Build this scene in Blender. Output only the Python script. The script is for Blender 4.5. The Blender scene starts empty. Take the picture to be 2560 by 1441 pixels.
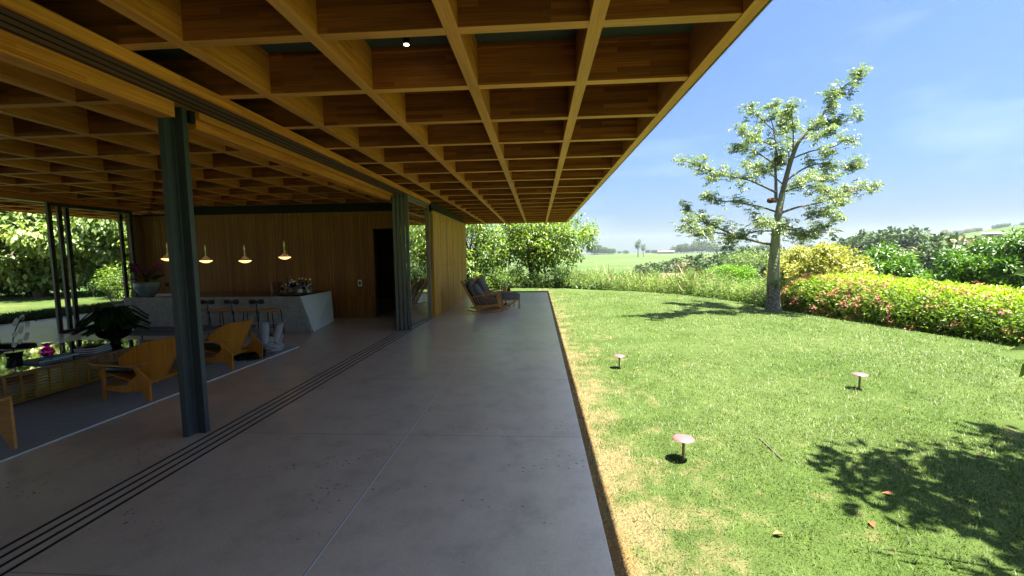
import bpy, math, random
import numpy as np
from mathutils import Matrix, Vector
R = math.radians
S = bpy.context.scene
COL = S.collection

# ------------------------------------------------------------------ camera
cd = bpy.data.cameras.new("camera"); cam = bpy.data.objects.new("camera", cd); COL.objects.link(cam)
cd.sensor_width = 36; cd.lens = 1038.93 * 36 / 2560; cd.clip_start = 0.05; cd.clip_end = 20000
CR = (0.99793106, 0.06252623, -0.01496891); CU = (0.00993049, 0.08012791, 0.99673512); CF = (-0.06352152, 0.99482159, -0.07934122)
cam.matrix_world = Matrix(((CR[0], CU[0], -CF[0], 0), (CR[1], CU[1], -CF[1], 0), (CR[2], CU[2], -CF[2], 1.7), (0, 0, 0, 1)))
S.camera = cam

# ------------------------------------------------------------------ light
SUN = Vector((0.283, -0.12, 1.0)).normalized()
w = bpy.data.worlds.new("World"); S.world = w; w.use_nodes = True
wn = w.node_tree.nodes; bg = wn["Background"]
sky = wn.new("ShaderNodeTexSky"); sky.sky_type = 'NISHITA'; sky.sun_disc = False
sky.sun_elevation = math.asin(SUN.z); sky.sun_rotation = math.atan2(SUN.x, SUN.y)
sky.altitude = 900; sky.air_density = 1.0; sky.dust_density = 10; sky.ozone_density = 4.0
tint = wn.new("ShaderNodeMix"); tint.data_type = 'RGBA'; tint.blend_type = 'MULTIPLY'; tint.inputs[0].default_value = 1; tint.inputs[7].default_value = (.30, .425, .60, 1)
w.node_tree.links.new(sky.outputs[0], tint.inputs[6]); tc = wn.new("ShaderNodeTexCoord"); mp = wn.new("ShaderNodeMapping"); mp.inputs['Scale'].default_value = (1.2, 3.5, 9); mp.inputs['Rotation'].default_value = (0, .25, .4)
cn = wn.new("ShaderNodeTexNoise"); cn.inputs['Scale'].default_value = 1.6; cn.inputs['Detail'].default_value = 6; cr = wn.new("ShaderNodeValToRGB"); cr.color_ramp.elements[0].position = .56; cr.color_ramp.elements[1].position = .8; cr.color_ramp.elements[1].color = (.10, .10, .10, 1)
cx = wn.new("ShaderNodeMix"); cx.data_type = 'RGBA'; cx.inputs[7].default_value = (4.5, 4.9, 5.4, 1); Wl = w.node_tree.links.new
Wl(tc.outputs['Generated'], mp.inputs[0]); Wl(mp.outputs[0], cn.inputs['Vector']); Wl(cn.outputs[0], cr.inputs[0]); Wl(cr.outputs[0], cx.inputs[0]); Wl(tint.outputs[2], cx.inputs[6]); Wl(cx.outputs[2], bg.inputs[0]); bg.inputs[1].default_value = 0.057
ld = bpy.data.lights.new("sun", 'SUN'); ld.energy = 3.2; ld.angle = R(0.55); ld.color = (1.0, 0.95, 0.84)
sun = bpy.data.objects.new("sun", ld); COL.objects.link(sun); sun.rotation_euler = SUN.to_track_quat('Z', 'Y').to_euler()
S.view_settings.view_transform = 'Standard'; S.view_settings.look = 'None'; S.view_settings.gamma = 1
S.view_settings.exposure = 3.05
S.cycles.use_denoising = True
S.cycles.max_bounces = 10; S.cycles.diffuse_bounces = 6; S.cycles.glossy_bounces = 4; S.cycles.transparent_max_bounces = 16
S.cycles.transmission_bounces = 6; S.cycles.volume_bounces = 1; S.cycles.sample_clamp_indirect = 6; S.cycles.caustics_reflective = False; S.cycles.caustics_refractive = False

# ------------------------------------------------------------------ node helpers
def newmat(name):
    m = bpy.data.materials.new(name); m.use_nodes = True; nt = m.node_tree
    return m, nt, nt.nodes["Principled BSDF"]
def node(nt, t, **k):
    n = nt.nodes.new(t)
    for a, b in k.items(): setattr(n, a, b)
    return n
def link(nt, a, b): nt.links.new(a, b)
def math_(nt, op, a, b=None, clamp=False):
    n = node(nt, 'ShaderNodeMath', operation=op); n.use_clamp = clamp
    for i, v in enumerate((a, b)):
        if v is None: continue
        if isinstance(v, (int, float)): n.inputs[i].default_value = v
        else: link(nt, v, n.inputs[i])
    return n.outputs[0]
def noise(nt, vec, scale, detail=3, rough=.55, out=0):
    n = node(nt, 'ShaderNodeTexNoise'); n.inputs['Scale'].default_value = scale; n.inputs['Detail'].default_value = detail; n.inputs['Roughness'].default_value = rough
    if vec is not None: link(nt, vec, n.inputs['Vector'])
    return n.outputs[out]
def ramp(nt, f, stops):
    n = node(nt, 'ShaderNodeValToRGB'); e = n.color_ramp.elements
    while len(e) < len(stops): e.new(.5)
    for i, (p, c) in enumerate(stops):
        e[i].position = p; e[i].color = (c[0], c[1], c[2], 1) if not isinstance(c, (int, float)) else (c, c, c, 1)
    link(nt, f, n.inputs[0]); return n.outputs[0]
def mix(nt, f, a, b, mode='MIX'):
    n = node(nt, 'ShaderNodeMix', data_type='RGBA', blend_type=mode)
    for s, v in (('Factor', f), ('A', a), ('B', b)):
        i = [q for q in n.inputs if q.name == s and (q.type == ('VALUE' if s == 'Factor' else 'RGBA'))][0]
        if isinstance(v, (int, float)): i.default_value = v
        elif isinstance(v, tuple): i.default_value = (v[0], v[1], v[2], 1)
        else: link(nt, v, i)
    return [o for o in n.outputs if o.type == 'RGBA'][0]
def pos(nt): return node(nt, 'ShaderNodeNewGeometry').outputs['Position']
def objc(nt): return node(nt, 'ShaderNodeTexCoord').outputs['Object']
def mapping(nt, v, sc=(1, 1, 1), rot=(0, 0, 0)):
    n = node(nt, 'ShaderNodeMapping'); n.inputs['Scale'].default_value = sc; n.inputs['Rotation'].default_value = rot
    link(nt, v, n.inputs['Vector']); return n.outputs[0]
def bump(nt, h, bsdf, strength=.3, dist=.01):
    n = node(nt, 'ShaderNodeBump'); n.inputs['Strength'].default_value = strength; n.inputs['Distance'].default_value = dist
    link(nt, h, n.inputs['Height']); link(nt, n.outputs[0], bsdf.inputs['Normal']); return n
def plain(name, c, rough=.6, metal=0, var=.12, scale=18, bmp=.1, spec=.5, coord='obj'):
    m, nt, b = newmat(name); v = objc(nt)
    f = noise(nt, v, scale, 4); col = mix(nt, f, tuple(x * (1 - var) for x in c), tuple(min(1, x * (1 + var)) for x in c))
    link(nt, col, b.inputs['Base Color']); b.inputs['Roughness'].default_value = rough; b.inputs['Metallic'].default_value = metal
    b.inputs['Specular IOR Level'].default_value = spec
    if bmp: bump(nt, noise(nt, v, scale * 6, 3), b, bmp, .003)
    return m
def uvw(nt, u, v):
    """vector (u, v, 0) with u, v sums of position axes such as 'y' or 'zx'"""
    s = node(nt, 'ShaderNodeSeparateXYZ'); link(nt, pos(nt), s.inputs[0])
    def g(k):
        o = s.outputs['XYZ'.index(k[0].upper())]
        for q in k[1:]: o = math_(nt, 'ADD', o, s.outputs['XYZ'.index(q.upper())])
        return o
    c = node(nt, 'ShaderNodeCombineXYZ'); link(nt, g(u), c.inputs[0]); link(nt, g(v), c.inputs[1]); return c.outputs[0]
def wood_lam(name, u, v, c1, c2, row=.035, wid=.8, rough=.5, groove=0.0, gcol=(.02, .01, .005), grain=(2, 90), var=.5, patches=None, bs=.4):
    m, nt, b = newmat(name); oi = node(nt, 'ShaderNodeObjectInfo').outputs['Random']; va = node(nt, 'ShaderNodeVectorMath', operation='ADD'); link(nt, uvw(nt, u, v), va.inputs[0])
    cb = node(nt, 'ShaderNodeCombineXYZ'); link(nt, math_(nt, 'MULTIPLY', oi, 17.3), cb.inputs[0]); link(nt, math_(nt, 'MULTIPLY', math_(nt, 'FLOOR', math_(nt, 'MULTIPLY', oi, 40)), row), cb.inputs[1]); link(nt, cb.outputs[0], va.inputs[1]); V = va.outputs[0]
    br = node(nt, 'ShaderNodeTexBrick'); link(nt, V, br.inputs['Vector']); br.offset = .37; br.inputs['Scale'].default_value = 1
    br.inputs['Brick Width'].default_value = wid; br.inputs['Row Height'].default_value = row
    br.inputs['Mortar Size'].default_value = groove; br.inputs['Mortar Smooth'].default_value = .1; br.inputs['Bias'].default_value = 0
    br.inputs['Color1'].default_value = (*c1, 1); br.inputs['Color2'].default_value = (*c2, 1); br.inputs['Mortar'].default_value = (*gcol, 1)
    g = noise(nt, mapping(nt, V, (grain[0], grain[1], 1)), 1, 5, .6)
    g2 = noise(nt, mapping(nt, V, (.6, 4, 1)), 1, 3, .5)
    col = mix(nt, 1.0, br.outputs['Color'], ramp(nt, g, [(.25, 1 - var), (.75, 1 + var * .35)]), 'MULTIPLY')
    col = mix(nt, 1.0, col, ramp(nt, g2, [(.3, .82), (.7, 1.1)]), 'MULTIPLY')
    col = mix(nt, 1.0, col, ramp(nt, oi, [(0, .82), (1, 1.12)]), 'MULTIPLY'); b.inputs['Specular IOR Level'].default_value = .22
    if patches:
        p = noise(nt, mapping(nt, V, (.5, 2.2, 1)), 1.3, 4, .6)
        col = mix(nt, ramp(nt, p, [(.5, 0), (.68, 1)]), col, patches)
    link(nt, col, b.inputs['Base Color']); b.inputs['Roughness'].default_value = rough
    h = math_(nt, 'ADD', math_(nt, 'MULTIPLY', g, .12), math_(nt, 'SUBTRACT', 1, br.outputs['Fac']) if groove else g)
    bump(nt, h, b, bs, .006)
    return m

M = {}
M['beam_long'] = wood_lam('wood_beam_long', 'y', 'zx', (.80, .30, .06), (.62, .20, .035), row=.036, wid=1.1)
M['beam_cross'] = wood_lam('wood_beam_cross_shaded', 'x', 'zy', (.50, .155, .032), (.25, .07, .015), row=.042, wid=.75)  # darkened wood: shade on the faces turned from the light is painted in
M['soffit_long'] = wood_lam('lit_underside_long', 'y', 'x', (.90, .40, .11), (.80, .33, .08), row=.3, wid=3.1, grain=(2, 60), var=.3)  # same wood painted paler, light from below put into the colour
M['soffit_cross'] = wood_lam('lit_underside_cross', 'x', 'y', (.90, .40, .11), (.80, .33, .08), row=.3, wid=2.3, grain=(2, 60), var=.3)  # cross beam copy, light on the underside painted in likewise
M['fascia'] = wood_lam('wood_fascia', 'y', 'zx', (.80, .36, .09), (.68, .27, .06), row=.09, wid=2.2)
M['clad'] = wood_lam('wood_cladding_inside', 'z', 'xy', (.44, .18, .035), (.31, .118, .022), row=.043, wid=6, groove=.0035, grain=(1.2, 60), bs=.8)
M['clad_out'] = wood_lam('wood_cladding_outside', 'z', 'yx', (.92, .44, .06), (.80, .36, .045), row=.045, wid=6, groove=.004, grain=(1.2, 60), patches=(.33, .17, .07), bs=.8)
M['teal'] = plain('ceiling_board_dark', (.055, .07, .068), .8, var=.2)
M['steel'] = plain('painted_steel_blue_grey', (.036, .043, .052), .5, var=.25, bmp=.05)
M['blacksteel'] = plain('black_steel', (.012, .011, .011), .6, bmp=.03, spec=.2)
M['alu'] = plain('bronze_aluminium', (.17, .165, .145), .42, .35, var=.06, bmp=.03)
M['alu_dark'] = plain('dark_aluminium', (.085, .075, .06), .45, .3, var=.06, bmp=.03)
M['track_brown'] = plain('brown_track_plate', (.17, .09, .05), .6, var=.2, bmp=.05)
M['orange_ply'] = wood_lam('warm_plywood', 'z', 'xy', (.60, .225, .03), (.50, .18, .022), row=.6, wid=3, grain=(1.5, 55), var=.42, rough=.38, bs=.1)
M['oak'] = wood_lam('brown_wood', 'x', 'zy', (.62, .30, .10), (.52, .24, .08), row=.3, wid=2, grain=(3, 50), var=.3, rough=.42, bs=.15)
M['lattice'] = wood_lam('pale_lattice_wood', 'y', 'zx', (.50, .25, .07), (.42, .2, .055), row=.3, wid=2, grain=(3, 50), var=.3, rough=.42, bs=.15)
M['dkwood'] = wood_lam('dark_brown_wood', 'z', 'xy', (.11, .05, .024), (.09, .04, .018), row=.3, wid=2, grain=(3, 50), var=.3, rough=.35, bs=.15)
M['leather'] = plain('dark_leather', (.02, .014, .012), .38, var=.3, scale=9, bmp=.25)
M['char_fabric'] = plain('charcoal_fabric', (.125, .108, .112), .95, var=.25, scale=60, bmp=.5)
M['grey_fabric'] = plain('pale_grey_fabric', (.34, .35, .38), .95, var=.12, scale=40, bmp=.4)
M['wicker'] = plain('pale_grey_rope', (.36, .34, .35), .9, var=.3, scale=70, bmp=.8)
M['white_petal'] = plain('white_petal', (.75, .74, .72), .7, var=.06, bmp=0)
M['purple_petal'] = plain('purple_petal', (.16, .02, .11), .7, var=.3, bmp=0)
M['pink_petal'] = plain('pink_petal', (.75, .35, .38), .7, var=.25, bmp=0)
M['porcelain'] = plain('pale_blue_porcelain', (.16, .21, .23), .25, var=.35, scale=11, bmp=0)
M['black_ceramic'] = plain('black_ceramic', (.012, .011, .012), .18, bmp=0)
M['paper'] = plain('paper_edge', (.55, .56, .58), .85, bmp=0)
M['bottle_label'] = plain('bottle_label', (.16, .11, .05), .7, bmp=0)
M['blue'] = plain('blue_book_cloth', (.01, .17, .42), .5, bmp=.05)
M['blackbook'] = plain('black_book_cloth', (.015, .016, .018), .55, bmp=.05)
M['pinkbook'] = plain('pink_book_cover', (.42, .2, .22), .55, bmp=.05)
M['brass'] = plain('brass', (.62, .45, .14), .3, .9, var=.1, bmp=0)
M['maroon'] = plain('maroon_metal', (.27, .125, .125), .4, .2, var=.12, scale=30, bmp=.04)
M['clay'] = plain('red_clay', (.11, .045, .025), .95, var=.3, scale=12, bmp=.9)
M['white_metal'] = plain('white_plastic', (.7, .7, .68), .4, bmp=0)
M['soil'] = plain('potting_soil', (.03, .018, .01), 1, bmp=.6)
M['dead'] = plain('dry_leaf', (.36, .13, .06), .8, var=.4, scale=30, bmp=.3)
M['render_white'] = plain('white_render', (.30, .28, .25), .9)
M['tile'] = plain('terracotta_tile', (.26, .17, .13), .85, scale=3)

def glass(name, tint=(.9, .95, .93), r=.0, refl=1.0):
    m, nt, b = newmat(name); nt.nodes.remove(b); out = nt.nodes['Material Output']
    t = node(nt, 'ShaderNodeBsdfTransparent'); t.inputs[0].default_value = (*tint, 1)
    g = node(nt, 'ShaderNodeBsdfGlossy'); g.inputs['Roughness'].default_value = r; g.inputs['Color'].default_value = (1, 1, 1, 1)
    f = node(nt, 'ShaderNodeFresnel'); f.inputs[0].default_value = 1.6
    bf = node(nt, 'ShaderNodeNewGeometry').outputs['Backfacing']; k = math_(nt, 'MULTIPLY', math_(nt, 'MULTIPLY', f.outputs[0], refl, True), math_(nt, 'SUBTRACT', 1, bf))
    x = node(nt, 'ShaderNodeMixShader'); link(nt, k, x.inputs[0]); link(nt, t.outputs[0], x.inputs[1]); link(nt, g.outputs[0], x.inputs[2])
    link(nt, x.outputs[0], out.inputs[0]); return m
M['glass'] = glass('door_glass', (.93, .95, .94), refl=2.2)
M['glass_far'] = glass('garden_door_glass', (.99, .995, .99), refl=.5)
M['glass_clear'] = glass('clear_glass', (.93, .95, .95))
M['glass_purple'] = glass('purple_glass', (.45, .06, .5))
M['glass_green'] = glass('green_bottle_glass', (.06, .09, .05))
M['glass_amber'] = glass('amber_bottle_glass', (.3, .14, .03))
M['juice'] = plain('yellow_juice', (.7, .42, .02), .3, bmp=0)
m, nt, b = newmat('dark_glass_top'); b.inputs['Base Color'].default_value = (.012, .015, .016, 1); b.inputs['Roughness'].default_value = .03
b.inputs['Specular IOR Level'].default_value = 1.0; b.inputs['IOR'].default_value = 2.2
link(nt, ramp(nt, noise(nt, objc(nt), 4), [(.4, .015), (.8, .06)]), b.inputs['Roughness']); M['table_glass'] = m
m, nt, b = newmat('lamp_glow'); b.inputs['Base Color'].default_value = (.9, .75, .5, 1)
b.inputs['Emission Color'].default_value = (1, .55, .2, 1); b.inputs['Emission Strength'].default_value = .35; M['glow'] = m
m, nt, b = newmat('spot_lamp_glow'); b.inputs['Emission Color'].default_value = (1, .85, .6, 1); b.inputs['Emission Strength'].default_value = 1.2; M['glow2'] = m

# concrete floor with saw joints
m, nt, b = newmat('polished_concrete'); P = pos(nt)
n1 = noise(nt, P, .55, 5, .6); n2 = noise(nt, P, 3.2, 6, .7); n3 = noise(nt, P, 60, 3, .7)
col = ramp(nt, n1, [(.3, (.69, .56, .425)), (.72, (.84, .69, .53))])
col = mix(nt, 1.0, col, ramp(nt, n2, [(.25, .70), (.5, .96), (.8, 1.1)]), 'MULTIPLY')
col = mix(nt, 1.0, col, ramp(nt, n3, [(.2, .86), (.8, 1.1)]), 'MULTIPLY')
pm = noise(nt, mapping(nt, P, (1.2, 2.6, 1), (0, 0, .5)), 1.1, 3, .5)          # zones with small pock marks
vo = node(nt, 'ShaderNodeTexVoronoi'); vo.inputs['Scale'].default_value = 15; link(nt, mapping(nt, P, (1, 1.6, 1), (0, 0, .6)), vo.inputs['Vector'])
pits = math_(nt, 'MULTIPLY', ramp(nt, vo.outputs['Distance'], [(.10, 1), (.2, 0)]), ramp(nt, pm, [(.565, 0), (.60, 1)]))
col = mix(nt, pits, col, (.05, .05, .05))
sx = node(nt, 'ShaderNodeSeparateXYZ'); link(nt, P, sx.inputs[0])
fy = math_(nt, 'ABSOLUTE', math_(nt, 'SUBTRACT', math_(nt, 'FRACT', math_(nt, 'DIVIDE', math_(nt, 'SUBTRACT', sx.outputs[1], 3.779 - 9.003), 1.8006)), .5))
jy = math_(nt, 'MULTIPLY', math_(nt, 'GREATER_THAN', fy, .5 - .0022), math_(nt, 'GREATER_THAN', sx.outputs[0], -2.93))
jx = math_(nt, 'LESS_THAN', math_(nt, 'ABSOLUTE', math_(nt, 'ADD', sx.outputs[0], 1.2688)), .006)
jx2 = math_(nt, 'LESS_THAN', math_(nt, 'ABSOLUTE', math_(nt, 'ADD', sx.outputs[0], 1.2755)), .002)
col = mix(nt, math_(nt, 'MULTIPLY', jy, .6), col, (.09, .085, .08)); col = mix(nt, jx, col, (.85, .85, .84)); col = mix(nt, jx2, col, (.08, .08, .08))
link(nt, col, b.inputs['Base Color'])
link(nt, ramp(nt, n2, [(.3, .28), (.7, .42)]), b.inputs['Roughness'])
b.inputs['Specular IOR Level'].default_value = .9; b.inputs['Coat Weight'].default_value = .35; b.inputs['Coat Roughness'].default_value = .22
bump(nt, math_(nt, 'SUBTRACT', math_(nt, 'MULTIPLY', n3, .3), pits), b, .12, .004); M['concrete'] = m

# lawn colour shared by the sheet and the blades
def lawn_color(nt, P, boost=1.0):
    s = node(nt, 'ShaderNodeSeparateXYZ'); link(nt, P, s.inputs[0])
    a = noise(nt, P, .55, 4, .6); c = noise(nt, P, 4.5, 4, .65); d = noise(nt, mapping(nt, P, (1, 1, 0)), 1.6, 5, .7)
    near = ramp(nt, math_(nt, 'DIVIDE', math_(nt, 'SUBTRACT', s.outputs[0], .4), 2.2), [(0, .19), (.22, .10), (.6, .0), (1, -.05)])
    near = math_(nt, 'MULTIPLY', near, ramp(nt, math_(nt, 'DIVIDE', s.outputs[1], 22), [(0, 1.25), (.4, .9), (1, .5)]))
    near = math_(nt, 'MULTIPLY', near, math_(nt, 'GREATER_THAN', s.outputs[0], 0))
    dry = ramp(nt, math_(nt, 'ADD', math_(nt, 'ADD', math_(nt, 'MULTIPLY', d, .6), math_(nt, 'MULTIPLY', c, .4)), near), [(.57, 0), (.70, 1)])
    g = ramp(nt, a, [(.3, (.082 * boost, .134 * boost, .026 * boost)), (.7, (.128 * boost, .176 * boost, .05 * boost))])
    g = mix(nt, 1.0, g, ramp(nt, c, [(.25, .75), (.75, 1.2)]), 'MULTIPLY')
    col = mix(nt, math_(nt, 'MULTIPLY', dry, .85), g, (.27 * boost, .215 * boost, .105 * boost))
    edge = math_(nt, 'MULTIPLY', ramp(nt, math_(nt, 'ADD', s.outputs[0], math_(nt, 'MULTIPLY', d, .35)), [(.56, 1), (.72, 0)]), math_(nt, 'MULTIPLY', math_(nt, 'GREATER_THAN', s.outputs[0], 0), math_(nt, 'LESS_THAN', s.outputs[1], 18.6)))
    col = mix(nt, math_(nt, 'MULTIPLY', edge, .7), col, (.30, .13, .05))
    # bare red earth showing on the far garden side
    e = noise(nt, mapping(nt, P, (.12, .9, 1), (0, 0, .75)), 1.0, 3, .5)
    red = math_(nt, 'MULTIPLY', ramp(nt, e, [(.60, 0), (.64, 1)]), math_(nt, 'LESS_THAN', s.outputs[0], -15.5))
    return mix(nt, math_(nt, 'MULTIPLY', red, .8), col, (.42, .16, .06))
m, nt, b = newmat('lawn_ground'); P = pos(nt); link(nt, mix(nt, 1.0, lawn_color(nt, P, .8), ramp(nt, noise(nt, P, 90, 2), [(.3, .6), (.7, 1.15)]), 'MULTIPLY'), b.inputs['Base Color'])
b.inputs['Roughness'].default_value = 1; b.inputs['Specular IOR Level'].default_value = .1
bump(nt, noise(nt, P, 70, 3), b, .9, .03); M['lawn'] = m
def foliage(name, c1, c2, trans=.35, rough=.45, c3=None, spec=.35, lawn=False):
    m, nt, b = newmat(name); at = node(nt, 'ShaderNodeAttribute', attribute_name='vary')
    if lawn: col = mix(nt, 1.0, lawn_color(nt, pos(nt), 1.15), ramp(nt, at.outputs['Fac'], [(0, .6), (1, 1.4)]), 'MULTIPLY')
    else: col = ramp(nt, at.outputs['Fac'], [(0, c1), (.9, c2), (1, c3 or c2)])
    link(nt, col, b.inputs['Base Color']); b.inputs['Roughness'].default_value = rough; b.inputs['Specular IOR Level'].default_value = spec
    t = node(nt, 'ShaderNodeBsdfTranslucent'); link(nt, mix(nt, 1.0, col, (1.1, 1.25, .5), 'MULTIPLY'), t.inputs[0])
    x = node(nt, 'ShaderNodeMixShader'); x.inputs[0].default_value = trans
    link(nt, b.outputs[0], x.inputs[1]); link(nt, t.outputs[0], x.inputs[2]); link(nt, x.outputs[0], nt.nodes['Material Output'].inputs[0]); return m
M['blades'] = foliage('lawn_blades', 0, 0, .3, .5, lawn=True)
M['leaf_main'] = foliage('leaf_silk_tree', (.085, .13, .055), (.24, .295, .125), .36, .35, (.33, .36, .11), .6)
M['leaf_mid'] = foliage('leaf_mid_green', (.07, .135, .025), (.23, .32, .05), .4, .4, (.48, .48, .08), .5)
M['leaf_pale'] = foliage('leaf_pale_green', (.07, .13, .03), (.22, .29, .085), .3, .4, (.45, .48, .16), .5)
M['leaf_dark'] = foliage('leaf_dark_green', (.028, .065, .014), (.09, .16, .03), .3, .45)
M['leaf_lime'] = foliage('leaf_lime_green', (.07, .17, .008), (.20, .36, .015), .35, .4)
M['leaf_glossy'] = foliage('leaf_glossy_green', (.035, .095, .012), (.15, .28, .022), .35, .35, (.34, .52, .03), .6)
M['leaf_yellow'] = foliage('leaf_yellow', (.19, .21, .04), (.42, .39, .09), .3, .45, (.55, .5, .2))
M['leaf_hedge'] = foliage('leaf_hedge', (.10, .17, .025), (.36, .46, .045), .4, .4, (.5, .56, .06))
M['leaf_far'] = foliage('leaf_far_wood', (.025, .055, .018), (.08, .125, .035), .15, .7)
M['leaf_far2'] = foliage('leaf_far_olive', (.12, .12, .06), (.22, .21, .10), .15, .7)
M['leaf_scrub'] = foliage('leaf_scrub', (.08, .155, .03), (.25, .335, .085), .35, .6, (.40, .36, .16))
M['leaf_stalk'] = foliage('dry_stalk', (.30, .24, .12), (.46, .40, .22), .2, .8)
M['leaf_strip'] = foliage('border_grass', (.05, .08, .035), (.14, .19, .08), .25, .45)
M['leaf_fern'] = foliage('fern_leaf', (.012, .03, .008), (.04, .09, .02), .2, .35)
M['flower_pink'] = foliage('hedge_flower', (.40, .11, .10), (.54, .26, .19), .3, .6, (.56, .10, .15))
m, nt, b = newmat('trunk_bark'); P = objc(nt); s = node(nt, 'ShaderNodeSeparateXYZ'); link(nt, P, s.inputs[0])
z = math_(nt, 'ADD', math_(nt, 'MULTIPLY', s.outputs[2], .5), math_(nt, 'MULTIPLY', noise(nt, P, 5, 3), .12))
v1 = node(nt, 'ShaderNodeTexVoronoi'); v1.inputs['Scale'].default_value = 22; link(nt, mapping(nt, P, (1, 1, .8)), v1.inputs['Vector'])
low = ramp(nt, v1.outputs['Distance'], [(.1, (.28, .27, .23)), (.4, (.14, .13, .10)), (.8, (.07, .06, .045))])
st = noise(nt, mapping(nt, P, (9, 9, 1.2), (0, .35, 0)), 1.3, 4, .6)
high = ramp(nt, st, [(.35, (.13, .145, .085)), (.6, (.23, .235, .13)), (.75, (.34, .31, .16))])
link(nt, mix(nt, ramp(nt, z, [(.46, 0), (.52, 1)]), low, high), b.inputs['Base Color']); b.inputs['Roughness'].default_value = .85
bump(nt, v1.outputs['Distance'], b, .6, .02); M['bark'] = m
M['bark_plain'] = plain('branch_bark', (.12, .10, .07), .9, var=.35, scale=14, bmp=.6)
m, nt, b = newmat('far_fields'); P = pos(nt)
vn = noise(nt, mapping(nt, P, (.0022, .005, 1), (0, 0, .3)), 1, 3, .5); vf = noise(nt, P, .02, 5, .7); vs = noise(nt, P, .6, 5, .7)
col = ramp(nt, vn, [(.35, (.055, .10, .02)), (.5, (.075, .12, .028)), (.62, (.095, .115, .045)), (.72, (.055, .08, .022))])
col = mix(nt, 1.0, col, ramp(nt, vf, [(.3, .75), (.7, 1.15)]), 'MULTIPLY'); col = mix(nt, 1.0, col, ramp(nt, vs, [(.3, .8), (.7, 1.15)]), 'MULTIPLY')
link(nt, col, b.inputs['Base Color']); b.inputs['Roughness'].default_value = 1; b.inputs['Specular IOR Level'].default_value = .05; M['field'] = m
# chiselled and sawn stone of the bar
m, nt, b = newmat('chiselled_stone'); P = objc(nt); v1 = node(nt, 'ShaderNodeTexVoronoi'); v1.inputs['Scale'].default_value = 1
link(nt, mapping(nt, P, (26, 26, 52), (0, .6, 0)), v1.inputs['Vector'])
link(nt, ramp(nt, noise(nt, P, 9, 4), [(.3, (.50, .48, .45)), (.7, (.66, .64, .61))]), b.inputs['Base Color']); b.inputs['Roughness'].default_value = .8
bump(nt, v1.outputs['Distance'], b, 1.0, .05); M['chisel'] = m
M['sawn'] = plain('sawn_stone', (.74, .75, .75), .55, var=.14, scale=6, bmp=.1)
M['bartop'] = plain('dark_stone_top', (.045, .035, .028), .18, var=.3, scale=9, bmp=0)
m, nt, b = newmat('grey_rug'); P = objc(nt); g = noise(nt, mapping(nt, P, (2, 60, 1)), 1.5, 4, .7); g2 = noise(nt, P, 120, 2)
link(nt, mix(nt, 1.0, ramp(nt, g, [(.3, (.30, .31, .31)), (.7, (.50, .52, .51))]), ramp(nt, g2, [(.3, .7), (.7, 1.2)]), 'MULTIPLY'), b.inputs['Base Color']); b.inputs['Roughness'].default_value = 1
bump(nt, g2, b, .6, .006); M['rug'] = m

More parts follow.
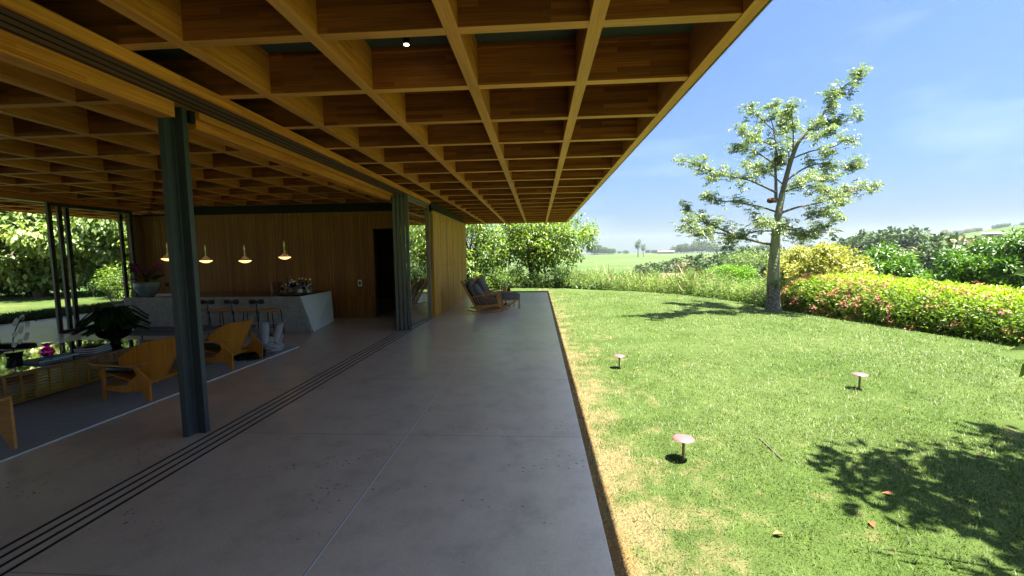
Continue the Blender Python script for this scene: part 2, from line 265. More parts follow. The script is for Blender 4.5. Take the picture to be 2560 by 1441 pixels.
# ------------------------------------------------------------------ mesh helpers
def np_mesh(name, V, F, mat, parent=None, vary=None, smooth=False):
    me = bpy.data.meshes.new(name); V = np.asarray(V, np.float32); F = np.asarray(F, np.int32); k = F.shape[1]
    me.vertices.add(len(V)); me.vertices.foreach_set('co', V.ravel())
    me.loops.add(F.size); me.loops.foreach_set('vertex_index', F.ravel())
    me.polygons.add(len(F)); me.polygons.foreach_set('loop_start', np.arange(0, F.size, k, dtype=np.int32))
    me.update(calc_edges=True)
    if vary is not None:
        a = me.attributes.new('vary', 'FLOAT', 'POINT'); a.data.foreach_set('value', np.asarray(vary, np.float32))
    if smooth: me.polygons.foreach_set('use_smooth', np.ones(len(F), bool))
    me.materials.append(mat); o = bpy.data.objects.new(name, me); COL.objects.link(o)
    if parent: o.parent = parent
    return o
class MB:
    def __init__(s): s.v = []; s.f = []
    def add(s, V, F, T=None):
        n = len(s.v)
        if T is not None: V = [tuple(T @ Vector(p)) for p in V]
        s.v += [tuple(p) for p in V]; s.f += [tuple(i + n for i in q) for q in F]; return s
    def box(s, x0, x1, y0, y1, z0, z1, T=None):
        V = [(x0, y0, z0), (x1, y0, z0), (x1, y1, z0), (x0, y1, z0), (x0, y0, z1), (x1, y0, z1), (x1, y1, z1), (x0, y1, z1)]
        return s.add(V, [(0, 3, 2, 1), (4, 5, 6, 7), (0, 1, 5, 4), (1, 2, 6, 5), (2, 3, 7, 6), (3, 0, 4, 7)], T)
    def bar(s, a, b, wx, wy, T=None, up=(0, 0, 1)):
        a = Vector(a); b = Vector(b); d = (b - a).normalized(); u = Vector(up)
        if abs(d.dot(u)) > .98: u = Vector((1, 0, 0))
        r = d.cross(u).normalized(); u = r.cross(d)
        V = [p + r * i * wx / 2 + u * j * wy / 2 for p in (a, b) for i, j in ((-1, -1), (1, -1), (1, 1), (-1, 1))]
        return s.add(V, [(0, 3, 2, 1), (4, 5, 6, 7), (0, 1, 5, 4), (1, 2, 6, 5), (2, 3, 7, 6), (3, 0, 4, 7)], T)
    def tube(s, pts, rad, n=8, T=None, cap=True):
        V = []; F = []; pts = [Vector(p) for p in pts]; m = len(pts)
        if isinstance(rad, (int, float)): rad = [rad] * m
        u = None
        for i, p in enumerate(pts):
            d = (pts[min(i + 1, m - 1)] - pts[max(i - 1, 0)]).normalized()
            if u is None: u = d.orthogonal().normalized()
            u = (u - d * u.dot(d)).normalized(); v = d.cross(u)
            V += [p + (u * math.cos(2 * math.pi * k / n) + v * math.sin(2 * math.pi * k / n)) * rad[i] for k in range(n)]
        for i in range(m - 1):
            F += [(i * n + k, i * n + (k + 1) % n, (i + 1) * n + (k + 1) % n, (i + 1) * n + k) for k in range(n)]
        if cap: F += [tuple(range(n))[::-1], tuple(range((m - 1) * n, m * n))]
        return s.add(V, F, T)
    def lathe(s, prof, c=(0, 0, 0), n=20, T=None):
        V = []; F = []; m = len(prof)
        for r, z in prof: V += [(c[0] + r * math.cos(2 * math.pi * k / n), c[1] + r * math.sin(2 * math.pi * k / n), c[2] + z) for k in range(n)]
        for i in range(m - 1): F += [(i * n + k, i * n + (k + 1) % n, (i + 1) * n + (k + 1) % n, (i + 1) * n + k) for k in range(n)]
        F += [tuple(range(n))[::-1], tuple(range((m - 1) * n, m * n))]
        return s.add(V, F, T)
    def sell(s, c, r, e=.5, T=None, nu=20, nv=12, wob=0, seed=0):
        rnd = random.Random(seed); f = lambda x, p: math.copysign(abs(x) ** p, x); V = []; F = []
        for j in range(nv + 1):
            b = -math.pi / 2 + math.pi * j / nv
            for i in range(nu):
                a = 2 * math.pi * i / nu; q = 1 + rnd.uniform(-wob, wob)
                V.append((c[0] + r[0] * f(math.cos(b), e) * f(math.cos(a), e) * q, c[1] + r[1] * f(math.cos(b), e) * f(math.sin(a), e) * q, c[2] + r[2] * f(math.sin(b), e) * q))
        for j in range(nv): F += [(j * nu + i, j * nu + (i + 1) % nu, (j + 1) * nu + (i + 1) % nu, (j + 1) * nu + i) for i in range(nu)]
        return s.add(V, F, T)
    def prism(s, poly, axis, a, b, T=None):
        """poly: 2-D outline in the two other axes, extruded from a to b along axis"""
        def P(p, t):
            q = list(p); q.insert('xyz'.index(axis), t); return tuple(q)
        n = len(poly); V = [P(p, a) for p in poly] + [P(p, b) for p in poly]
        return s.add(V, [tuple(range(n))[::-1], tuple(range(n, 2 * n))] + [(i, (i + 1) % n, n + (i + 1) % n, n + i) for i in range(n)], T)
    def build(s, name, mat, parent=None, smooth=False, bevel=0):
        me = bpy.data.meshes.new(name); me.from_pydata([tuple(p) for p in s.v], [], s.f); me.update(); me.materials.append(mat)
        if smooth:
            me.polygons.foreach_set('use_smooth', [True] * len(me.polygons))
            me.set_sharp_from_angle(angle=R(50))
        o = bpy.data.objects.new(name, me); COL.objects.link(o)
        if parent: o.parent = parent
        if bevel:
            q = o.modifiers.new('bevel', 'BEVEL'); q.width = bevel; q.segments = 2; q.limit_method = 'ANGLE'
        return o
def thing(name, label, cat, loc=(0, 0, 0), rz=0, group=None):
    o = bpy.data.objects.new(name, None); COL.objects.link(o); o.location = loc; o.rotation_euler = (0, 0, rz); o.empty_display_size = .2
    return tag(o, label, cat, group)
def tag(o, label=None, cat=None, group=None, kind=None):
    if label: o['label'] = label
    if cat: o['category'] = cat
    if group: o['group'] = group
    if kind: o['kind'] = kind
    return o
def dup(root, loc, rz=0, label=None, group=None, scale=None):
    def cp(o, par):
        c = o.copy(); COL.objects.link(c); c.parent = par
        for ch in kids.get(o, []): cp(ch, c)
        return c
    kids = {}
    def walk(o):
        kids[o] = list(o.children)
        for q in kids[o]: walk(q)
    walk(root); r = cp(root, None); r.location = loc; r.rotation_euler = (0, 0, rz)
    if label: r['label'] = label
    if group: r['group'] = group
    if scale: r.scale = scale
    return r
def rot(a, ax='Z'): return Matrix.Rotation(a, 4, ax)
def tr(*p): return Matrix.Translation(Vector(p))

# leaves: arrays of folded leaf blades
rng = np.random.default_rng(7)
def unit(a): return a / (np.linalg.norm(a, axis=1, keepdims=True) + 1e-9)
def leaf_mesh(P, D, N, L, W, fold=.25, vary=None):
    n = len(P); L = np.broadcast_to(L, (n,))[:, None]; W = np.broadcast_to(W, (n,))[:, None]
    D = unit(D); S_ = unit(np.cross(D, N)); N = np.cross(S_, D)
    b = P; t = P + D * L - N * L * .12; l = P + D * L * .45 + S_ * W * .5 + N * W * fold; r = P + D * L * .45 - S_ * W * .5 + N * W * fold
    V = np.stack([b, l, t, r], 1).reshape(-1, 3); i = np.arange(n)[:, None] * 4
    F = np.concatenate([i + np.array([[0, 2, 1]]), i + np.array([[0, 3, 2]])], 1).reshape(-1, 3)
    v = rng.random(n) if vary is None else vary
    return V, F, np.repeat(v, 4)
class Leaves:
    def __init__(s): s.V = []; s.F = []; s.a = []; s.n = 0
    def add(s, V, F, a): s.V.append(V); s.F.append(F + s.n); s.a.append(a); s.n += len(V)
    def scatter(s, C, spread, n, L, W, droop=.2, jit=.35, fold=.25, tone=None, flat=1.0):
        """n leaves in a gaussian clump round C"""
        d = rng.normal(size=(n, 3)); d = unit(d) * (rng.random((n, 1)) ** .5) * np.array([1, 1, flat]) * spread
        P = np.asarray(C) + d; D = unit(d) * .8 + rng.normal(size=(n, 3)) * .5 + np.array([0, 0, -droop]); N = np.array([0, 0, 1.]) + rng.normal(size=(n, 3)) * jit + unit(d) * .4
        ll = L * rng.uniform(.65, 1.2, n)
        v = np.clip((tone if tone is not None else .45) + rng.normal(size=n) * .22, 0, 1)
        s.add(*leaf_mesh(P, D, N, ll, ll * W / L, fold, v))
    def palm(s, P, n5=5, L=.11, W=.035, droop=.5, tone=.5):
        """groups of n5 drooping leaflets at each point"""
        m = len(P); a = rng.random(m)[:, None] * 6.28 + np.arange(n5)[None] * 6.28 / n5 + rng.normal(size=(m, n5)) * .25
        D = np.stack([np.cos(a), np.sin(a), -droop + rng.normal(size=(m, n5)) * .25], -1).reshape(-1, 3); PP = np.repeat(P, n5, 0)
        N = np.array([0, 0, 1.]) + rng.normal(size=D.shape) * .2; ll = L * rng.uniform(.7, 1.15, len(D))
        v = np.clip(np.repeat(tone + rng.normal(size=m) * .25, n5) + rng.normal(size=len(D)) * .1, 0, 1)
        s.add(*leaf_mesh(PP, D, N, ll, ll * W / L, .2, v))
    def build(s, name, mat, parent=None): return np_mesh(name, np.concatenate(s.V), np.concatenate(s.F), mat, parent, np.concatenate(s.a))
def path(pts, n):
    """smooth polyline through pts"""
    pts = np.array(pts, float); out = []
    for i in range(len(pts) - 1):
        p0 = pts[max(i - 1, 0)]; p1 = pts[i]; p2 = pts[i + 1]; p3 = pts[min(i + 2, len(pts) - 1)]
        for t in np.linspace(0, 1, n, endpoint=False):
            out.append(.5 * ((2 * p1) + (-p0 + p2) * t + (2 * p0 - 5 * p1 + 4 * p2 - p3) * t * t + (-p0 + 3 * p1 - 3 * p2 + p3) * t ** 3))
    out.append(pts[-1]); return np.array(out)
def at(px, py, Y):
    """world point seen at photo pixel px, py on the plane y = Y (used to place things at their real distance)"""
    d = [CF[i] + (px - 1280) / 1038.93 * CR[i] - (py - 720.5) / 1038.93 * CU[i] for i in range(3)]
    return (d[0] / d[1] * Y, Y, 1.7 + d[2] / d[1] * Y)
def atz(px, py, z):
    d = [CF[i] + (px - 1280) / 1038.93 * CR[i] - (py - 720.5) / 1038.93 * CU[i] for i in range(3)]
    t = (z - 1.7) / d[2]; return (d[0] * t, d[1] * t, z)
GZ = -.08

# ------------------------------------------------------------------ setting: lawn, ground
AZ = [-180, -120, -75, -60, -45, -30, -12, 3, 18.4, 25.2, 29.6, 40, 47.6, 60, 90, 130, 180]
RE = [26, 28, 34, 36, 36, 30, 23, 22.1, 19.2, 17.1, 14.95, 12.6, 11.7, 11.3, 11.5, 16, 26]
def re_(a): return np.interp(a, AZ, RE)
def hills(r, az):
    d = np.maximum(r - re_(az), 0)
    valley = np.interp(d, [0, 3, 12, 45, 150, 240, 420, 620, 880, 1000, 1500, 3000, 9000], [0, -.15, -.9, -4.0, -10, -12.2, -9.5, -5.5, .4, -4, -8, -10, -10])
    el = np.interp(az, [-60, -20, 5, 20, 28, 33, 38, 41, 43.6, 46.5, 50, 60, 90], [.0, .0, .05, .0, .02, .1, .35, .6, 1.0, 1.6, 1.9, 2.6, 2.2])
    top = np.tan(np.radians(el)) * 1300
    f = np.clip((az - 28) / 10, 0, 1)
    hill = np.interp(r, [0, 100, 200, 420, 700, 1000, 1300, 2200, 9000], [0, .0, .05, .2, .45, .75, 1, .9, .7]) * (top + 12)
    return GZ + valley * (1 - .1 * f) + hill * f
def polar(name, rs, daz, mat, inside):
    az = np.arange(-180, 180, daz); V = []
    for k, t in enumerate(rs):
        for a in az:
            r = re_(a) * t if inside else re_(a) + t
            x = r * math.sin(R(a)); y = r * math.cos(R(a)); z = GZ if inside else float(hills(r, a)) 
            if inside: z += .02 * math.sin(x * .7) * math.sin(y * .5) * min(1, max(0, (x - 1) / 2))
            elif t > 20: z += (math.sin(x * .021 + 1) * math.cos(y * .017)) * min(1.6, t * .006)
            V.append((x, y, z))
    n = len(az); F = [(k * n + i, k * n + (i + 1) % n, (k + 1) * n + (i + 1) % n, (k + 1) * n + i) for k in range(len(rs) - 1) for i in range(n)]
    return np_mesh(name, V, F, mat, smooth=True)
o = polar('lawn', [.001, .1, .2, .3, .4, .5, .6, .7, .8, .9, 1], 1.5, M['lawn'], True); tag(o, kind='structure')
o = polar('ground', [0, 1.5, 3, 6, 10, 16, 25, 40, 60, 90, 130, 180, 240, 320, 420, 520, 620, 720, 800, 860, 900, 960, 1050, 1200, 1300, 1500, 1900, 2500, 3100], 1.5, M['field'], False); tag(o, kind='structure')
b_ = MB().box(-14.8, .39, -13, 18.73, -.3, 0); o = b_.build('terrace_floor', M['concrete'], bevel=.004); tag(o, kind='structure')

# grass blades of the lawn, near dense, thinning out
def blades():
    Ps = []; Hs = []
    for (x0, x1, y0, y1, dens, h) in ((.42, 4.6, 1.7, 4.5, 3200, .028), (.42, 7.6, 4.5, 7.5, 1300, .032), (.45, 9, 7.5, 12, 420, .04), (.45, 8, 12, 19, 170, .045)):
        n = int((x1 - x0) * (y1 - y0) * dens); p = np.stack([rng.uniform(x0, x1, n), rng.uniform(y0, y1, n)], 1)
        a = np.degrees(np.arctan2(p[:, 0], p[:, 1])); r = np.hypot(p[:, 0], p[:, 1]); k = (a < 54) & (r < re_(a) - .05); p = p[k]
        Ps.append(p); Hs.append(np.full(len(p), h))
    p = np.concatenate(Ps); h = np.concatenate(Hs); n = len(p); h = h * rng.uniform(.5, 1.35, n)
    cl = np.sin(p[:, 0] * 9 + np.sin(p[:, 1] * 5)) * np.sin(p[:, 1] * 8 + np.sin(p[:, 0] * 6)); h = h * (1 + .25 * cl)
    th = rng.uniform(0, 6.283, n); le = rng.uniform(.2, 1.3, n) * h; wd = .0016 + .0005 * np.hypot(p[:, 0], p[:, 1])
    z = GZ + .02 * np.sin(p[:, 0] * .7) * np.sin(p[:, 1] * .5) * np.clip((p[:, 0] - 1) / 2, 0, 1)
    B = np.stack([p[:, 0], p[:, 1], z - .004], 1); s_ = np.stack([-np.sin(th), np.cos(th), np.zeros(n)], 1); d = np.stack([np.cos(th), np.sin(th), np.zeros(n)], 1)
    V = np.stack([B - s_ * wd[:, None], B + s_ * wd[:, None], B + d * le[:, None] + np.array([0, 0, 1]) * h[:, None]], 1).reshape(-1, 3)
    F = np.arange(3 * n).reshape(-1, 3); v = np.repeat(rng.random(n), 3)
    o = np_mesh('grass', V, F, M['blades'], None, v); tag(o, 'short green lawn grass with dry straw coloured patches beside the terrace', 'grass', kind='stuff')
blades()

# ------------------------------------------------------------------ roof
H = 3.2; XE = 1.4003; XW = -15.5; YN = 19.95; YS = -13.0; CT = 3.56
BX = [.443 - .957 * k for k in range(17)]; BY = [2.8459 + .9451 * (k - 1) for k in range(-15, 19)]
def under(o, mat):  # downward faces get the wood with painted-in light
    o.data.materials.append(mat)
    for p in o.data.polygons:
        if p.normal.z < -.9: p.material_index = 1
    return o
roof = thing('coffered_roof', 'wide flat timber roof with square coffers over terrace and living room', 'roof', (0, 0, 0))
for x in BX:
    if abs(x + 3.43) < .1: continue
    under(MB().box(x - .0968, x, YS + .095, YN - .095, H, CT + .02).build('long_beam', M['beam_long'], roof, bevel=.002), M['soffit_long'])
for y in BY:
    if y > YN - .12: continue
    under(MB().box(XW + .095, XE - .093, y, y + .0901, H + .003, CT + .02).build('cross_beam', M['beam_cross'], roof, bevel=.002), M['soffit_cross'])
    led = MB()
    led.box(XW + .1, XE - .1, y - .014, y - .0005, 3.512, 3.53).build('ceiling_ledge', M['beam_cross'], roof)
MB().box(XW + .05, XE - .05, YS + .05, YN - .05, CT, 3.86).build('ceiling_panel', M['teal'], roof)
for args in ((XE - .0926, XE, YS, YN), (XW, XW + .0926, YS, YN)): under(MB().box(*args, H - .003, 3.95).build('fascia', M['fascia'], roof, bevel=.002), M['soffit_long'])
for y in (YS, YN - .0926): MB().box(XW + .0926, XE - .0926, y, y + .0926, H - .003, 3.95).build('fascia', M['fascia'], roof, bevel=.002)
MB().box(XE + .001, XE + .012, YS, YN + .01, H - .01, H + .02).box(XE + .001, XE + .012, YS, YN + .01, 3.9, 3.96).build('drip_edge', M['alu'], roof)

# header box with the sliding tracks
hd = thing('sliding_door_header', 'timber header with four dark door tracks running above the living room opening', 'door header')
MB().box(-3.52, -2.905, YS + .1, 11.28, 3.118, H + .0035).build('header_board', M['beam_long'], hd)
MB().box(-2.935, -2.903, YS + .1, 11.28, 3.108, H - .002).build('edge_board', M['beam_long'], hd, bevel=.002)
MB().box(-3.245, -2.9365, YS + .1, 11.27, 3.112, 3.1175).build('track_plate', M['track_brown'], hd)
for k in range(4):
    x = -3.2065 + .0895 * k; MB().box(x - .009, x + .009, YS + .1, 11.26, 3.1085, 3.1115).build('track_slot', M['blacksteel'], hd)
MB().box(-3.40, -3.247, YS + .1, 3.655, 2.98, 3.1165).build('drop_board', M['beam_long'], hd, bevel=.003)
m_ = MB().box(-3.30, -3.247, 3.93, 11.27, 3.055, 3.1165).box(-3.47, -3.303, 3.95, 11.27, 2.965, 3.116)
m_.build('stepped_board', M['beam_long'], hd, bevel=.003)
MB().box(-3.30, -3.25, 3.83, 3.88, 2.99, 3.10).build('bracket', M['blacksteel'], hd)
# floor tracks
ft = thing('floor_track', 'four parallel dark grooves let into the concrete floor for the sliding doors', 'door track')
for k in range(4):
    x = -3.2065 + .0895 * k
    MB().box(x - .011, x + .011, YS + .1, 11.2, .0005, .0025).build('groove', M['blacksteel'], ft)
    MB().box(x + .0125, x + .0155, YS + .1, 11.2, .0005, .003).build('groove_lip', M['alu'], ft)

# steel columns
def column(x, y, label, z1=3.106):
    t = thing('steel_column', label, 'column', (x, y, 0))
    MB().box(-.03, .03, -.13, .13, 0, z1).build('web_plate', M['steel'], t, bevel=.004)
    MB().box(.031, .122, -.03, .025, 0, z1).box(-.09, -.031, -.03, .025, 0, z1).build('flange_plate', M['steel'], t, bevel=.004)
    MB().tube([(.033, -.032, 0), (.033, -.032, z1)], .008, 8).build('weld', M['steel'], t)
    return t
column(-3.395, 3.79, 'dark blue grey cross shaped steel column standing beside the floor tracks')

# left header, deck side
lh = thing('garden_side_header', 'dark timber beam over the glass doors on the far garden side', 'beam')
MB().box(-11.62, -11.28, YS + .1, 11.28, 3.09, H + .0035).build('header_board', M['beam_long'], lh)
MB().box(-11.60, -11.30, YS + .1, 11.27, 3.075, 3.0895).build('track_plate', M['alu_dark'], lh)

# ------------------------------------------------------------------ timber clad room (back wall, side wall)
rm = thing('timber_clad_room', 'closed room clad in vertical timber boards at the end of the terrace', 'room')
DX0, DX1, DZ = -4.555, -3.60, 2.49
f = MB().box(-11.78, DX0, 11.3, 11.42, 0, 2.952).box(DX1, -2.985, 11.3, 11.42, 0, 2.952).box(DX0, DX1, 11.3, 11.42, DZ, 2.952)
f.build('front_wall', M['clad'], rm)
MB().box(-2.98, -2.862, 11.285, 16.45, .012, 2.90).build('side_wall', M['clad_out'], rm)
MB().box(-2.90, -2.845, 11.28, 16.46, 2.902, 2.94).build('top_rail', M['clad_out'], rm, bevel=.003)
sm = MB()
for k in range(1, 6): sm.box(-2.8615, -2.8585, 11.28 + .86 * k, 11.288 + .86 * k, .012, 2.90)
sm.build('panel_seam', M['dkwood'], rm)
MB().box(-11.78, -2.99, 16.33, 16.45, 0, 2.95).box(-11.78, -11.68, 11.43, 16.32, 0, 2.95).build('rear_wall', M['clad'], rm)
MB().box(-11.78, -2.87, 11.31, 16.44, 2.953, 3.0).build('flat_top', M['blacksteel'], rm)
MB().box(-9.8, -3.1, 11.36, 11.5, 3.001, 3.198).box(-3.2, -2.95, 11.5, 16.4, 3.0, 3.198).build('recessed_steel_band', M['blacksteel'], rm)
MB().box(DX0 + .001, DX0 + .02, 11.285, 11.43, 0, DZ).box(DX0 + .02, DX1, 11.29, 11.43, DZ - .02, DZ - .001).build('door_frame', M['dkwood'], rm)
MB().box(-3.05, -2.985, 11.25, 11.299, 0, 2.95).build('corner_post', M['clad_out'], rm)
MB().box(-3.6, -3.56, 11.43, 14, 0, 2.6).build('inner_wall', M['dkwood'], rm)
sw = thing('light_switch', 'small white wall plate with a dark switch on the timber back wall', 'light switch', at(900, 708, 11.3))
MB().box(-.055, .055, -.008, 0, -.09, .09).build('plate', M['white_metal'], sw, bevel=.004); MB().box(-.03, .03, -.013, -.0085, -.04, .04).build('rocker', M['blacksteel'], sw)
so = tag(MB().box(-.06, .06, -.008, 0, -.05, .05).build('wall_socket', M['blacksteel'], bevel=.004), 'small black wall socket on the timber wall behind the bar planter', 'socket'); so.location = at(418, 712, 11.3)
bw = tag(MB().box(-15, -2, -13.05, -12.9, 0, H).build('rear_house_wall', M['clad']), 'timber clad house wall behind the viewer closing the living room', 'wall')
# something lounging in the dark room
ib = tag(MB().sell((0, 0, .25), (.4, .9, .25), .4).sell((-.1, .75, .6), (.3, .25, .16), .5).build('bed', M['char_fabric'], smooth=True), 'dark bed barely seen through the open doorway', 'bed'); ib.location = (-4.2, 13.4, 0)

# ------------------------------------------------------------------ sliding doors
def sliding_door(x, y0, y1, z1, label, group, mat=M['alu'], d=.062, w_=.075, gl='glass'):
    t = thing('sliding_glass_door', label, 'glass door', (x, y0, 0), 0, group); L = y1 - y0
    MB().box(-d / 2, d / 2, 0, w_, .004, z1).box(-d / 2, d / 2, L - w_, L, .004, z1).box(-d / 2, d / 2, w_, L - w_, .004, .07).box(-d / 2, d / 2, w_, L - w_, z1 - .07, z1).build('frame', mat, t, bevel=.003)
    t = t.children[0]; MB().box(-.004, .004, w_ + .001, L - w_ - .001, .071, z1 - .071).build('pane', M[gl], t)
    MB().box(d / 2 + .001, d / 2 + .006, .012, .02, .02, z1 - .02).build('gasket', M['blacksteel'], t)
    return t.parent
gr = 'glass doors parked together beside the clad room'
names = ['outermost sliding glass door with reflections, nearest the terrace', 'second sliding glass door from the terrace side of the stack', 'third sliding glass door from the terrace side of the stack', 'innermost sliding glass door of the stack, nearest the living room']
for k in range(4): sliding_door(-2.970 - .0895 * k, 9.34 - .02 * k, 11.235, 3.104, names[k], gr)
gr = 'glass doors on the garden side of the living room'
for k, (y0, y1) in enumerate(((9.03, 11.05), (9.30, 11.12), (9.52, 11.2), (10.9, 11.27))):
    sliding_door(-11.34 - .075 * k, y0, y1, 3.07, ['garden side glass door standing nearest the sofa, first of the row', 'garden side glass door second in the row with a slim post', 'garden side glass door third in the row, close to the timber wall', 'narrow garden side glass door against the end of the timber wall'][k], gr, M['alu_dark'], .06, .085, 'glass_far')

# ------------------------------------------------------------------ bar
bar = thing('stone_bar', 'long stone bar with chiselled front, pale smooth slanted end and dark top', 'bar counter')
A = (-5.18, 9.17, 0); B = (-5.464, 9.17, .822); C_ = (-5.534, 10.75, .812); D = (-5.5, 10.75, 0); LT = (-9.80, 9.17, .835); LB = (-9.55, 9.17, 0)
nx, nz = 150, 34; V = []
rl = random.Random(3)
for j in range(nz + 1):
    t = j / nz
    for i in range(nx + 1):
        s_ = i / nx; x = (LB[0] + (LT[0] - LB[0]) * t) * (1 - s_) + (A[0] + (B[0] - A[0]) * t) * s_; z = .83 * t
        e = 0 if (i in (0, nx) or j in (0, nz)) else rl.uniform(-.028, .006)
        V.append((x + (rl.uniform(-.006, .006) if i in (0, nx) and 0 < j < nz else 0), 9.17 + e, z - .008 * s_ * t))
F = [(j * (nx + 1) + i, j * (nx + 1) + i + 1, (j + 1) * (nx + 1) + i + 1, (j + 1) * (nx + 1) + i) for j in range(nz) for i in range(nx)]
MB().add(V, F).build('chiselled_front', M['chisel'], bar)
MB().add([A, D, C_, B, (-5.2, 9.19, 0), (-5.52, 10.74, 0)], [(0, 1, 2, 3)]).build('slanted_end', M['sawn'], bar)
MB().add([LT, LB, (-9.55, 10.75, 0), (-9.8, 10.75, .83)], [(0, 1, 2, 3)]).add([D, (-9.55, 10.75, 0), (-9.8, 10.75, .83), C_], [(0, 1, 2, 3)]).build('back_panel', M['chisel'], bar)
MB().add([(LT[0], 9.165, .832), (B[0], 9.165, .824), (C_[0], 10.75, .814), (-9.8, 10.75, .832)], [(0, 1, 2, 3)]).build('top', M['bartop'], bar)

# stools
def stool(label):
    t = thing('bar_stool', label, 'bar stool', (0, 0, 0), 0, 'bar stools lined up in front of the stone bar')
    MB().lathe([(.02, .545), (.19, .548), (.215, .565), (.215, .58), (.2, .592), (0.01, .594)], n=28).build('seat', M['oak'], t, smooth=True)
    for sx_, sy_ in ((-1, -1), (1, -1), (1, 1), (-1, 1)):
        MB().tube([(sx_ * .15, sy_ * .15, .55), (sx_ * .19, sy_ * .17, 0)], .0095, 8).build('leg', M['blacksteel'], t, smooth=True)
    MB().tube([(.19 * math.cos(a * .3927), .175 * math.sin(a * .3927), .2) for a in range(17)], .008, 6, cap=False).build('footrest', M['blacksteel'], t, smooth=True)
    MB().tube([(-.19, -.14, .5), (-.195, -.15, .76)], .009, 8).build('back_post', M['blacksteel'], t, smooth=True)
    bt = MB()
    bt.tube([(-.345, -.15, .77), (-.335, -.15, .77), (-.29, -.15, .77), (-.24, -.15, .77), (-.19, -.15, .77), (-.14, -.15, .77), (-.09, -.15, .77), (-.045, -.15, .77), (-.035, -.15, .77)], [.02, .045, .055, .04, .03, .04, .055, .045, .02], 12)
    bt.build('backrest', M['leather'], t, smooth=True); return t
st0 = stool('rightmost bar stool with bow tie backrest, nearest the pale bar end'); st0.location = (-5.92, 8.75, 0)
dup(st0, (-6.49, 8.75, 0), 0, 'second bar stool from the pale bar end, between two others'); dup(st0, (-7.05, 8.75, 0), 0, 'third bar stool from the pale bar end, just right of the steel column')
dup(st0, (-7.62, 8.75, 0), 0, 'fourth bar stool, mostly hidden behind the steel column')

# pendants
def pendant(label):
    t = thing('pendant_lamp', label, 'pendant lamp', (0, 0, 0), 0, 'glass pendant lamps hanging in a row over the bar')
    MB().tube([(0, 0, .40), (0, 0, 2.4)], .0022, 5).build('cord', M['blacksteel'], t)
    MB().lathe([(.0, .12), (.012, .12), (.012, .3), (.02, .3), (.02, .34), (.012, .345), (.012, .40), (0, .40)], n=14).build('stem', M['brass'], t, smooth=True)
    MB().lathe([(.135, .03), (.10, .055), (.055, .10), (.03, .17), (.024, .27), (.02, .27), (.026, .17), (.05, .098), (.095, .052)], n=28).build('glass_bell', M['glass_clear'], t, smooth=True)
    MB().lathe([(.001, -.03), (.05, -.024), (.10, -.002), (.138, .026), (.13, .032), (.09, .034), (.001, .034)], n=28).build('diffuser', M['glow'], t, smooth=True); return t
pl = [(420, 654, 'first pendant lamp, leftmost of the row and partly behind the steel column'), (515, 659, 'pendant lamp just right of the steel column, second of the row'), (613, 659, 'pendant lamp hanging over the middle stools, third of the row'), (712, 650, 'pendant lamp at the right end of the row, above the bottles')]
p0 = pendant(pl[0][2]); p0.location = Vector(at(pl[0][0], pl[0][1] - 4, 9.6))
for px, py, l in pl[1:]: dup(p0, at(px, py - 4, 9.6), 0, l)

# bottles on a tray
tray = tag(MB().lathe([(.001, 0), (.46, 0), (.47, .012), (.46, .016), (.001, .014)], n=32).build('tray', M['blackbook'], smooth=True), 'round black tray carrying the bottles on the bar top', 'tray'); tray.location = (-5.86, 9.78, .834)
kinds = {}
def bottle(h, r, neck, mat, labmat, cap, label, x, y):
    key = (h, r, mat.name, cap)
    if key not in kinds:
        t = thing('bottle', label, 'bottle', (x, y, .85), 0, 'liquor bottles crowded on the tray')
        MB().lathe([(.001, 0), (r, .004), (r, h * .55), (r * .8, h * .64), (neck, h * .74), (neck, h * .93), (.001, h * .93)], n=14).build('body', mat, t, smooth=True); t = t.children[0]
        MB().lathe([(r * 1.03, h * .12), (r * 1.04, h * .13), (r * 1.04, h * .42), (r * 1.03, h * .43)], n=14).build('paper_label', labmat, t, smooth=True)
        MB().lathe([(.001, h * .9), (neck * 1.25, h * .9), (neck * 1.25, h), (.001, h)], n=12).build('cap', M[cap], t, smooth=True)
        t = t.parent; kinds[key] = t
    else: t = dup(kinds[key], (x, y, .85), 0, label)
    return t
GB, AB, CB = M['glass_green'], M['glass_amber'], M['glass_clear']
